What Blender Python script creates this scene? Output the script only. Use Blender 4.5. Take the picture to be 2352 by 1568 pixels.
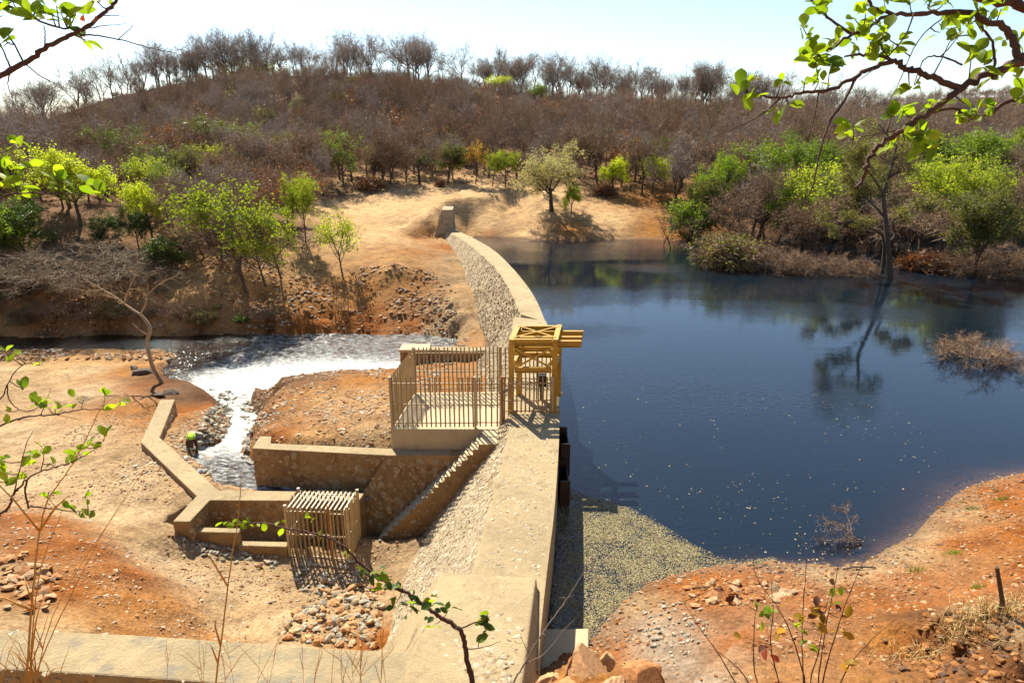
import bpy, math, random
import numpy as np
from mathutils import Vector, Matrix
rad = math.radians
for o in list(bpy.data.objects): bpy.data.objects.remove(o)
SC = bpy.context.scene
COL = SC.collection
random.seed(7)

# ------------------------------------------------------------------ camera, sky, sun, exposure
CAM_H, PITCH, F = 12.5, rad(17.05), 1568.0          # eye height above the reservoir, pitch down, focal length (frame 2352 wide)
cam = bpy.data.cameras.new('camera'); cam.lens = 24.0; cam.sensor_width = 36.0
cam.clip_start = 0.05; cam.clip_end = 9000
camo = bpy.data.objects.new('camera', cam); COL.objects.link(camo)
camo.location = (0, 0, CAM_H); camo.rotation_euler = (math.pi/2 - PITCH, 0, 0)
SC.camera = camo
SUN_AZ, SUN_EL = rad(-25), rad(48)                  # sun ahead of the viewer, a little to the left
w = bpy.data.worlds.new('World'); SC.world = w; w.use_nodes = True
wn = w.node_tree.nodes; wl = w.node_tree.links
sky = wn.new('ShaderNodeTexSky'); sky.sky_type = 'NISHITA'; sky.sun_disc = False
sky.sun_elevation = SUN_EL; sky.sun_rotation = SUN_AZ; sky.altitude = 600
sky.air_density = 1.0; sky.dust_density = 0.8; sky.ozone_density = 1.5
wl.new(sky.outputs[0], wn['Background'].inputs[0]); wn['Background'].inputs[1].default_value = 0.085
sd = bpy.data.lights.new('sun', 'SUN'); sd.energy = 4.8; sd.angle = rad(0.53); sd.color = (1.0, 0.93, 0.80)
so = bpy.data.objects.new('sun', sd); COL.objects.link(so)
SDIR = Vector((math.sin(SUN_AZ)*math.cos(SUN_EL), math.cos(SUN_AZ)*math.cos(SUN_EL), math.sin(SUN_EL)))
so.rotation_euler = SDIR.to_track_quat('Z', 'Y').to_euler(); so.location = (-40, 60, 90)
vs = SC.view_settings; vs.view_transform = 'Standard'; vs.look = 'None'; vs.gamma = 1.0; vs.use_curve_mapping = False
vs.exposure = 1.15
cy = SC.cycles; cy.use_denoising = True; cy.max_bounces = 8; cy.transparent_max_bounces = 24
cy.diffuse_bounces = 3; cy.glossy_bounces = 3; cy.transmission_bounces = 4; cy.sample_clamp_indirect = 6.0
cy.caustics_reflective = False; cy.caustics_refractive = False

# ------------------------------------------------------------------ surveying helpers
CP, SP = math.cos(PITCH), math.sin(PITCH)
def W(px, py, z):                                   # a point of the place at height z
    a = (px-1176)/F; b = (py-784)/F
    t = (z-CAM_H)/(-b*CP - SP)
    return np.array([a*t, t*(CP - b*SP), z])
def WY(px, py, Y):                                  # a point at ground distance Y
    a = (px-1176)/F; b = (py-784)/F
    t = Y/(CP - b*SP)
    return np.array([a*t, Y, CAM_H + t*(-b*CP - SP)])
def WD(px, py, d):                                  # a point at depth d
    a = (px-1176)/F; b = (py-784)/F
    return np.array([a*d, d*(CP - b*SP), CAM_H + d*(-b*CP - SP)])
def PX(x, y, z):
    d = y*CP - (z-CAM_H)*SP; u = y*SP + (z-CAM_H)*CP
    return 1176 + F*x/d, 784 - F*u/d

# ------------------------------------------------------------------ materials
def nd(nt, t, **k):
    n = nt.nodes.new(t)
    for a, v in k.items(): setattr(n, a, v)
    return n
def setv(n, **k):
    for a, v in k.items(): n.inputs[a.replace('_', ' ')].default_value = v
def ramp(nt, fac, stops):
    r = nd(nt, 'ShaderNodeValToRGB'); e = r.color_ramp.elements
    while len(e) < len(stops): e.new(0.5)
    for q, (p, c) in zip(e, stops): q.position = p; q.color = (*c, 1) if len(c) == 3 else c
    nt.links.new(fac, r.inputs[0]); return r.outputs[0]
def noise(nt, vec, scale, detail=4, rough=0.55):
    n = nd(nt, 'ShaderNodeTexNoise'); n.inputs['Scale'].default_value = scale
    n.inputs['Detail'].default_value = detail; n.inputs['Roughness'].default_value = rough
    nt.links.new(vec, n.inputs['Vector']); return n.outputs['Fac']
def mixc(nt, fac, a, b, mode='MIX'):
    m = nd(nt, 'ShaderNodeMix', data_type='RGBA', blend_type=mode)
    for s, v in ((m.inputs[0], fac), (m.inputs[6], a), (m.inputs[7], b)):
        if hasattr(v, 'links'): nt.links.new(v, s)
        elif isinstance(v, (tuple, list)): s.default_value = (*v, 1) if len(v) == 3 else v
        else: s.default_value = v
    return m.outputs[2]
def newmat(name):
    m = bpy.data.materials.new(name); m.use_nodes = True; nt = m.node_tree
    b = nt.nodes['Principled BSDF']; b.inputs['Specular IOR Level'].default_value = 0.25
    return m, nt, b
def bump(nt, b, h, strength, dist, prev=None):
    bp = nd(nt, 'ShaderNodeBump'); bp.inputs['Strength'].default_value = strength; bp.inputs['Distance'].default_value = dist
    nt.links.new(h, bp.inputs['Height'])
    if prev is not None: nt.links.new(prev, bp.inputs['Normal'])
    if b is not None: nt.links.new(bp.outputs[0], b.inputs['Normal'])
    return bp.outputs[0]
def position(nt): return nd(nt, 'ShaderNodeNewGeometry').outputs['Position']
def objco(nt): return nd(nt, 'ShaderNodeTexCoord').outputs['Object']
def mat_plain(name, col, rough=0.7, var=0.25, scale=6.0, bump_s=0.3, bump_d=0.02, metal=0.0, stain=None, spec=0.25):
    m, nt, b = newmat(name); p = position(nt)
    n1 = noise(nt, p, scale, 6); n2 = noise(nt, p, scale*0.13, 3)
    lo = tuple(c*(1-var) for c in col); hi = tuple(min(1, c*(1+var)) for c in col)
    c = ramp(nt, n1, [(0.3, lo), (0.7, hi)])
    c = mixc(nt, 0.5, c, ramp(nt, n2, [(0.35, lo), (0.65, hi)]))
    if stain:
        f = ramp(nt, noise(nt, p, stain[1], 5, 0.65), [(stain[2], (0, 0, 0)), (stain[2]+0.12, (1, 1, 1))])
        c = mixc(nt, f, c, stain[0])
    nt.links.new(c, b.inputs['Base Color']); setv(b, Roughness=rough, Metallic=metal)
    b.inputs['Specular IOR Level'].default_value = spec
    bump(nt, b, noise(nt, p, scale*4, 6, 0.7), bump_s, bump_d)
    return m
def mat_attr(name, rough=0.85, bump_scale=30, bump_d=0.01, var=0.3):
    m, nt, b = newmat(name); p = position(nt)
    at = nd(nt, 'ShaderNodeAttribute', attribute_name='col')
    g = ramp(nt, noise(nt, p, 14, 4), [(0.25, (1-var,)*3), (0.75, (1+var,)*3)])
    nt.links.new(mixc(nt, 1.0, at.outputs['Color'], g, 'MULTIPLY'), b.inputs['Base Color']); setv(b, Roughness=rough)
    bump(nt, b, noise(nt, p, bump_scale, 4, 0.6), 0.5, bump_d)
    return m
def mat_rock(name, stops, rough=0.85):
    m, nt, b = newmat(name); p = position(nt)
    oi = nd(nt, 'ShaderNodeObjectInfo')
    c = ramp(nt, oi.outputs['Random'], stops)
    g = ramp(nt, noise(nt, p, 9, 5), [(0.25, (0.65,)*3), (0.75, (1.3,)*3)])
    nt.links.new(mixc(nt, 1.0, c, g, 'MULTIPLY'), b.inputs['Base Color']); setv(b, Roughness=rough)
    bump(nt, b, noise(nt, p, 22, 6, 0.65), 0.6, 0.03)
    return m
def mat_leaf(name, col, col2, trans=0.55, nscale=0.6, rnd=0.35):
    m, nt, b = newmat(name); p = position(nt)
    c = ramp(nt, noise(nt, p, nscale, 3), [(0.35, col), (0.65, col2)])
    oi = nd(nt, 'ShaderNodeObjectInfo')
    g = ramp(nt, oi.outputs['Random'], [(0.0, (0.95-rnd, 1.0-rnd, 1.0-rnd)), (0.5, (1.0, 1.0, 1.0)), (1.0, (1.05+rnd, 1.0+rnd, 0.9))])
    c = mixc(nt, 1.0, c, g, 'MULTIPLY')
    nt.links.new(c, b.inputs['Base Color']); setv(b, Roughness=0.5)
    tr = nd(nt, 'ShaderNodeBsdfTranslucent'); nt.links.new(mixc(nt, 1.0, c, (1.25, 1.2, 0.55), 'MULTIPLY'), tr.inputs[0])
    mx = nd(nt, 'ShaderNodeMixShader'); mx.inputs[0].default_value = trans
    nt.links.new(b.outputs[0], mx.inputs[1]); nt.links.new(tr.outputs[0], mx.inputs[2])
    nt.links.new(mx.outputs[0], nt.nodes['Material Output'].inputs[0])
    return m
M = {}
M['concrete'] = mat_plain('concrete', (0.365, 0.275, 0.145), 0.85, 0.25, 5.0, 0.9, 0.05, stain=((0.25, 0.175, 0.09), 1.3, 0.565))
M['smooth_concrete'] = mat_plain('smooth_concrete', (0.43, 0.34, 0.20), 0.8, 0.12, 3.0, 0.35, 0.012, stain=((0.34, 0.26, 0.15), 0.9, 0.57))
M['masonry'] = mat_plain('masonry_mortar', (0.28, 0.175, 0.075), 0.9, 0.3, 4.0, 0.8, 0.04, stain=((0.20, 0.11, 0.04), 1.2, 0.55))
M['facing'] = mat_plain('facing_mortar', (0.36, 0.28, 0.17), 0.9, 0.3, 7.0, 0.9, 0.05, stain=((0.26, 0.17, 0.08), 0.5, 0.57))
M['stone_attr'] = mat_attr('loose_stone')
M['yellow'] = mat_plain('yellow_paint', (0.46, 0.265, 0.026), 0.45, 0.12, 3.0, 0.1, 0.004, stain=((0.22, 0.09, 0.02), 4.0, 0.585), spec=0.5)
M['fence'] = mat_plain('fence_paint', (0.42, 0.31, 0.165), 0.5, 0.15, 4.0, 0.1, 0.004, spec=0.5)
M['rust'] = mat_plain('rusty_steel', (0.30, 0.12, 0.035), 0.7, 0.3, 9.0, 0.3, 0.006)
M['dark_steel'] = mat_plain('dark_steel', (0.06, 0.045, 0.035), 0.5, 0.3, 6.0, 0.2, 0.005, metal=0.3)
M['bolt'] = mat_plain('bolt_steel', (0.20, 0.09, 0.02), 0.6, 0.2, 9.0, 0.1, 0.003)
M['orange_rock'] = mat_rock('orange_rock', [(0.0, (0.36, 0.15, 0.05)), (0.4, (0.43, 0.21, 0.08)), (0.75, (0.40, 0.27, 0.15)), (1.0, (0.48, 0.28, 0.12))])
M['mixed_rock'] = mat_rock('mixed_rock', [(0.0, (0.42, 0.20, 0.08)), (0.3, (0.50, 0.28, 0.12)), (0.5, (0.45, 0.34, 0.20)), (0.70, (0.27, 0.25, 0.19)), (1.0, (0.37, 0.34, 0.26))])
M['grey_rock'] = mat_rock('grey_rock', [(0.0, (0.25, 0.235, 0.175)), (0.55, (0.36, 0.335, 0.25)), (0.8, (0.45, 0.39, 0.27)), (1.0, (0.40, 0.22, 0.10))])
M['embed_rock'] = mat_rock('embedded_rock', [(0.0, (0.33, 0.25, 0.15)), (0.6, (0.42, 0.335, 0.21)), (1.0, (0.50, 0.42, 0.29))])
M['brown_rock'] = mat_rock('brown_rock', [(0.0, (0.22, 0.12, 0.045)), (0.5, (0.33, 0.22, 0.10)), (0.85, (0.38, 0.29, 0.17)), (1.0, (0.28, 0.24, 0.16))])
M['weathered'] = mat_plain('weathered_mortar', (0.34, 0.26, 0.14), 0.9, 0.25, 3.0, 0.9, 0.05, stain=((0.25, 0.21, 0.14), 1.6, 0.52))
M['wood_bark'] = mat_plain('wood_bark', (0.20, 0.15, 0.115), 0.9, 0.35, 1.0, 0.5, 0.03)
M['bark'] = mat_plain('bark', (0.10, 0.072, 0.05), 0.9, 0.35, 5.0, 0.7, 0.03)
M['pale_bark'] = mat_plain('pale_bark', (0.30, 0.21, 0.12), 0.9, 0.3, 5.0, 0.6, 0.02)
M['red_bark'] = mat_plain('red_bark', (0.09, 0.043, 0.026), 0.75, 0.4, 30.0, 0.5, 0.004)
M['grey_bark'] = mat_plain('grey_bark', (0.22, 0.18, 0.14), 0.85, 0.3, 25.0, 0.4, 0.004)
M['twig'] = mat_plain('twig', (0.30, 0.19, 0.11), 0.9, 0.3, 0.25, 0.0, 0.01)
M['twig_glare_grey'] = mat_plain('glare_grey_twig', (0.36, 0.285, 0.22), 0.9, 0.25, 0.25, 0.0, 0.01)  # lightened to imitate backlit glare on the ridge trees
M['twig_pale'] = mat_plain('pale_twig', (0.23, 0.17, 0.11), 0.9, 0.25, 0.5, 0.0, 0.01)
M['straw_pale'] = mat_plain('pale_straw', (0.52, 0.38, 0.15), 0.7, 0.3, 8.0, 0.0, 0.01)
M['straw'] = mat_plain('straw', (0.50, 0.26, 0.05), 0.7, 0.3, 8.0, 0.0, 0.01)
M['leaf_lime'] = mat_leaf('leaf_lime', (0.26, 0.34, 0.025), (0.42, 0.48, 0.05), 0.62)
M['leaf_green'] = mat_leaf('leaf_green', (0.10, 0.18, 0.015), (0.20, 0.28, 0.025), 0.5)
M['leaf_dark'] = mat_leaf('leaf_dark', (0.03, 0.07, 0.012), (0.07, 0.12, 0.018), 0.35)
M['leaf_olive'] = mat_leaf('leaf_olive', (0.11, 0.13, 0.03), (0.19, 0.19, 0.05), 0.45)
M['leaf_cream'] = mat_leaf('leaf_cream', (0.32, 0.29, 0.14), (0.52, 0.48, 0.27), 0.4)
M['leaf_gold'] = mat_leaf('leaf_gold', (0.38, 0.22, 0.02), (0.50, 0.30, 0.03), 0.5)
M['leaf_rust'] = mat_leaf('leaf_rust', (0.25, 0.07, 0.015), (0.32, 0.13, 0.03), 0.4)
M['leaf_front'] = mat_leaf('leaf_front', (0.15, 0.26, 0.012), (0.30, 0.40, 0.03), 0.6, 9.0, 0.3)
M['leaf_deep'] = mat_leaf('leaf_deep', (0.035, 0.085, 0.012), (0.09, 0.15, 0.02), 0.35, 14.0, 0.35)
M['leaf_red'] = mat_leaf('leaf_red', (0.22, 0.03, 0.015), (0.34, 0.07, 0.02), 0.4, 9.0, 0.2)
M['leaf_dry'] = mat_leaf('leaf_dry', (0.10, 0.035, 0.02), (0.20, 0.08, 0.04), 0.25, 9.0, 0.2)
M['grass_green'] = mat_leaf('grass_green', (0.10, 0.22, 0.02), (0.18, 0.30, 0.03), 0.4)

# ------------------------------------------------------------------ mesh helpers
def tag(o, label=None, cat=None, group=None, kind=None):
    if label: o['label'] = label
    if cat: o['category'] = cat
    if group: o['group'] = group
    if kind: o['kind'] = kind
    elif cat: o['kind'] = 'thing'
    return o
def link(o, parent=None):
    COL.objects.link(o)
    if parent is not None: o.parent = parent
    return o
def empty(name, loc=(0, 0, 0), rz=0.0):
    o = bpy.data.objects.new(name, None); o.empty_display_size = 0.2; o.location = tuple(loc); o.rotation_euler = (0, 0, rz)
    return link(o)
def inst(name, me, parent=None, loc=(0, 0, 0), rot=(0, 0, 0), sc=(1, 1, 1)):
    o = bpy.data.objects.new(name, me); o.location = tuple(loc); o.rotation_euler = rot; o.scale = sc if hasattr(sc, '__len__') else (sc,)*3
    return link(o, parent)
def np_mesh(name, V, Fc, mats, smooth=False, mi=None, cols=None):
    V = np.asarray(V, np.float32); Fc = np.asarray(Fc, np.int32)
    me = bpy.data.meshes.new(name); n, k = Fc.shape
    me.vertices.add(len(V)); me.vertices.foreach_set('co', V.ravel())
    me.loops.add(n*k); me.loops.foreach_set('vertex_index', Fc.ravel())
    me.polygons.add(n); me.polygons.foreach_set('loop_start', np.arange(0, n*k, k, dtype=np.int32))
    for m in (mats if isinstance(mats, (list, tuple)) else [mats]): me.materials.append(m)
    if mi is not None: me.polygons.foreach_set('material_index', np.asarray(mi, np.int32))
    me.polygons.foreach_set('use_smooth', np.full(n, smooth))
    if cols is not None:
        a = me.color_attributes.new('col', 'FLOAT_COLOR', 'POINT'); c = np.ones((len(V), 4), np.float32); c[:, :3] = cols
        a.data.foreach_set('color', c.ravel())
    me.update(calc_edges=True); return me
class MB:
    def __init__(s): s.v = []; s.f = []
    def add(s, vs, fs):
        o = len(s.v); s.v += [tuple(map(float, q)) for q in vs]; s.f += [tuple(i+o for i in q) for q in fs]; return s
    def box(s, c, size, rz=0.0):
        cx, cy_, cz = c; hx, hy, hz = (q/2 for q in size); ca, sa = math.cos(rz), math.sin(rz); vs = []
        for z in (-hz, hz):
            for x, y in ((-hx, -hy), (hx, -hy), (hx, hy), (-hx, hy)): vs.append((cx+x*ca-y*sa, cy_+x*sa+y*ca, cz+z))
        return s.add(vs, [(3, 2, 1, 0), (4, 5, 6, 7), (0, 1, 5, 4), (1, 2, 6, 5), (2, 3, 7, 6), (3, 0, 4, 7)])
    def beam(s, p, q, wd, ht, up=(0, 0, 1)):
        p = Vector(p); q = Vector(q); d = (q-p).normalized(); sx = d.cross(Vector(up))
        sx = sx.normalized() if sx.length > 1e-4 else Vector((1, 0, 0)); u = sx.cross(d)
        vs = [b + sx*a*wd/2 + u*c*ht/2 for b in (p, q) for a, c in ((-1, -1), (1, -1), (1, 1), (-1, 1))]
        return s.add(vs, [(3, 2, 1, 0), (4, 5, 6, 7), (0, 1, 5, 4), (1, 2, 6, 5), (2, 3, 7, 6), (3, 0, 4, 7)])
    def prism(s, poly, ztop, zbot, spread=None):    # poly: [(x,y)] ; ztop/zbot numbers or lists
        n = len(poly); zt = ztop if hasattr(ztop, '__len__') else [ztop]*n; zb = zbot if hasattr(zbot, '__len__') else [zbot]*n
        a = sum(poly[i][0]*poly[(i+1) % n][1]-poly[(i+1) % n][0]*poly[i][1] for i in range(n))
        idx = list(range(n)) if a > 0 else list(range(n))[::-1]
        vs = [(poly[i][0], poly[i][1], zb[i]) for i in idx] + [(poly[i][0], poly[i][1], zt[i]) for i in idx]
        fs = [tuple(range(n-1, -1, -1)), tuple(range(n, 2*n))] + [(i, (i+1) % n, n+(i+1) % n, n+i) for i in range(n)]
        return s.add(vs, fs)
    def tube(s, pts, radii, n=6, cap=True):
        pts = [Vector(p) for p in pts]; o = len(s.v); k = len(pts); prev = None; vs = []
        for i, p in enumerate(pts):
            d = (pts[min(i+1, k-1)]-pts[max(i-1, 0)]); d = d.normalized() if d.length > 1e-9 else Vector((0, 0, 1))
            if prev is None: ref = Vector((0, 0, 1)) if abs(d.z) < 0.9 else Vector((1, 0, 0)); sx = d.cross(ref).normalized()
            else: sx = prev - d*prev.dot(d); sx = sx.normalized() if sx.length > 1e-6 else d.orthogonal().normalized()
            prev = sx; u = d.cross(sx)
            for j in range(n):
                a = 2*math.pi*j/n; vs.append(p + (sx*math.cos(a)+u*math.sin(a))*radii[i])
        fs = [(i*n+j, i*n+(j+1) % n, (i+1)*n+(j+1) % n, (i+1)*n+j) for i in range(k-1) for j in range(n)]
        if cap: fs += [tuple(range(n-1, -1, -1)), tuple((k-1)*n+j for j in range(n))]
        return s.add(vs, fs)
    def mesh(s, name, mat, smooth=False):
        me = bpy.data.meshes.new(name); me.from_pydata(s.v, [], s.f)
        for m in (mat if isinstance(mat, list) else [mat]): me.materials.append(m)
        if smooth: me.polygons.foreach_set('use_smooth', [True]*len(me.polygons))
        me.update(); return me
    def build(s, name, mat, parent=None, smooth=False, bevel=0.0):
        o = bpy.data.objects.new(name, s.mesh(name, mat, smooth)); link(o, parent)
        if bevel:
            b = o.modifiers.new('bevel', 'BEVEL'); b.width = bevel; b.segments = 2; b.limit_method = 'ANGLE'; b.angle_limit = rad(35)
        return o
def resample(pts, step):
    pts = [np.array(p, float) for p in pts]; out = []
    L = [0.0]
    for a, b in zip(pts, pts[1:]): L.append(L[-1]+np.linalg.norm(b-a))
    n = max(2, int(round(L[-1]/step))+1); A = np.array(pts)
    t = np.linspace(0, L[-1], n); return np.stack([np.interp(t, L, A[:, i]) for i in range(A.shape[1])], 1)
def smooth_path(pts, n):
    P_ = np.array(pts, float); P_ = np.vstack([2*P_[0]-P_[1], P_, 2*P_[-1]-P_[-2]]); out = []
    for i in range(1, len(P_)-2):
        for t in np.linspace(0, 1, n, endpoint=False):
            a, b, c, d = P_[i-1:i+3]
            out.append(0.5*((2*b)+(-a+c)*t+(2*a-5*b+4*c-d)*t*t+(-a+3*b-3*c+d)*t**3))
    out.append(P_[-2]); return np.array(out)
rng = np.random.default_rng(11)
_tab = rng.random((256, 256)); _tab2 = rng.random((256, 256))
def vnoise(x, y, tab=_tab):
    xi = np.floor(x).astype(int); yi = np.floor(y).astype(int); fx = x-xi; fy = y-yi
    fx = fx*fx*(3-2*fx); fy = fy*fy*(3-2*fy)
    g = lambda i, j: tab[(xi+i) & 255, (yi+j) & 255]
    return (g(0, 0)*(1-fx)+g(1, 0)*fx)*(1-fy)+(g(0, 1)*(1-fx)+g(1, 1)*fx)*fy
def fbm(x, y, oct=4, tab=_tab):
    s = 0; a = 0.5; t = 0
    for i in range(oct): s = s + a*vnoise(x*2**i+17.3*i, y*2**i+5.1*i, tab); t += a; a *= 0.5
    return s/t
def inside(poly, x, y):
    x = np.asarray(x, float); y = np.asarray(y, float); r = np.zeros(x.shape, bool); n = len(poly)
    for i in range(n):
        x0, y0 = poly[i][:2]; x1, y1 = poly[(i+1) % n][:2]
        c = ((y0 > y) != (y1 > y)); r ^= c & (x < (x1-x0)*(y-y0)/((y1-y0) if y1 != y0 else 1e-9)+x0)
    return r
def dist_poly(poly, x, y, closed=True):
    d = np.full(np.shape(x), 1e9); n = len(poly)
    for i in range(n if closed else n-1):
        ax, ay = poly[i][:2]; bx, by = poly[(i+1) % n][:2]; vx, vy = bx-ax, by-ay
        t = np.clip(((x-ax)*vx+(y-ay)*vy)/max(vx*vx+vy*vy, 1e-9), 0, 1)
        d = np.minimum(d, np.hypot(x-ax-t*vx, y-ay-t*vy))
    return d
# a few angular stones, shared by everything made of stone
_ico_v = []; _ph = (1+5**.5)/2
for a, b in ((-1, _ph), (1, _ph), (-1, -_ph), (1, -_ph)): _ico_v += [(a, b, 0), (0, a, b), (b, 0, a)]
_ico_v = np.array([(-1, _ph, 0), (1, _ph, 0), (-1, -_ph, 0), (1, -_ph, 0), (0, -1, _ph), (0, 1, _ph), (0, -1, -_ph), (0, 1, -_ph), (_ph, 0, -1), (_ph, 0, 1), (-_ph, 0, -1), (-_ph, 0, 1)])/1.9
_ico_f = np.array([(0, 11, 5), (0, 5, 1), (0, 1, 7), (0, 7, 10), (0, 10, 11), (1, 5, 9), (5, 11, 4), (11, 10, 2), (10, 7, 6), (7, 1, 8), (3, 9, 4), (3, 4, 2), (3, 2, 6), (3, 6, 8), (3, 8, 9), (4, 9, 5), (2, 4, 11), (6, 2, 10), (8, 6, 7), (9, 8, 1)])
def stone_verts(r, flat=0.6):
    v = _ico_v*(0.62+0.76*r.random((12, 1)))
    return v*np.array([1.0+0.5*r.random(), 0.75+0.4*r.random(), flat])*0.5
_rs = np.random.default_rng(3)
STONES = [stone_verts(_rs) for _ in range(10)]
FLATST = [stone_verts(_rs, 0.38) for _ in range(8)]
def stone_mesh(name, v, mat): return np_mesh(name, v, _ico_f, mat)
def stone_cloud(name, P, size, palette, mat, parent=None, normals=None, lib=STONES, seed=1, sink=0.15):
    r = np.random.default_rng(seed); n = len(P); P = np.asarray(P)
    lib_i = r.integers(0, len(lib), n); base = np.array(lib)[lib_i]
    a = r.random(n)*2*math.pi; ca, sa = np.cos(a)[:, None], np.sin(a)[:, None]
    x = base[:, :, 0]*ca-base[:, :, 1]*sa; y = base[:, :, 0]*sa+base[:, :, 1]*ca; z = base[:, :, 2]
    tl = (r.random(n)-0.5)[:, None]*0.7; y, z = y*np.cos(tl)-z*np.sin(tl), y*np.sin(tl)+z*np.cos(tl)
    s = np.asarray(size).reshape(-1, 1)
    if normals is None: V = np.stack([x*s, y*s, z*s+s*sink*0.5], 2)
    else:
        N = np.asarray(normals, float); N = N/np.linalg.norm(N, axis=1, keepdims=True)
        T = np.cross(N, np.where(np.abs(N[:, 2:]) < 0.9, [[0, 0, 1.]], [[1., 0, 0]])); T /= np.linalg.norm(T, axis=1, keepdims=True); B = np.cross(N, T)
        V = T[:, None]*(x*s)[..., None]+B[:, None]*(y*s)[..., None]+N[:, None]*(z*s)[..., None]
    V = V+P[:, None]
    pal = np.array(palette); c = pal[r.integers(0, len(pal), n)]*(0.75+0.5*r.random((n, 1)))
    Fc = (_ico_f[None]+(np.arange(n)*12)[:, None, None]).reshape(-1, 3)
    me = np_mesh(name, V.reshape(-1, 3), Fc, mat, cols=np.repeat(c, 12, 0))
    return tag(link(bpy.data.objects.new(name, me), parent), kind='stuff')

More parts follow.
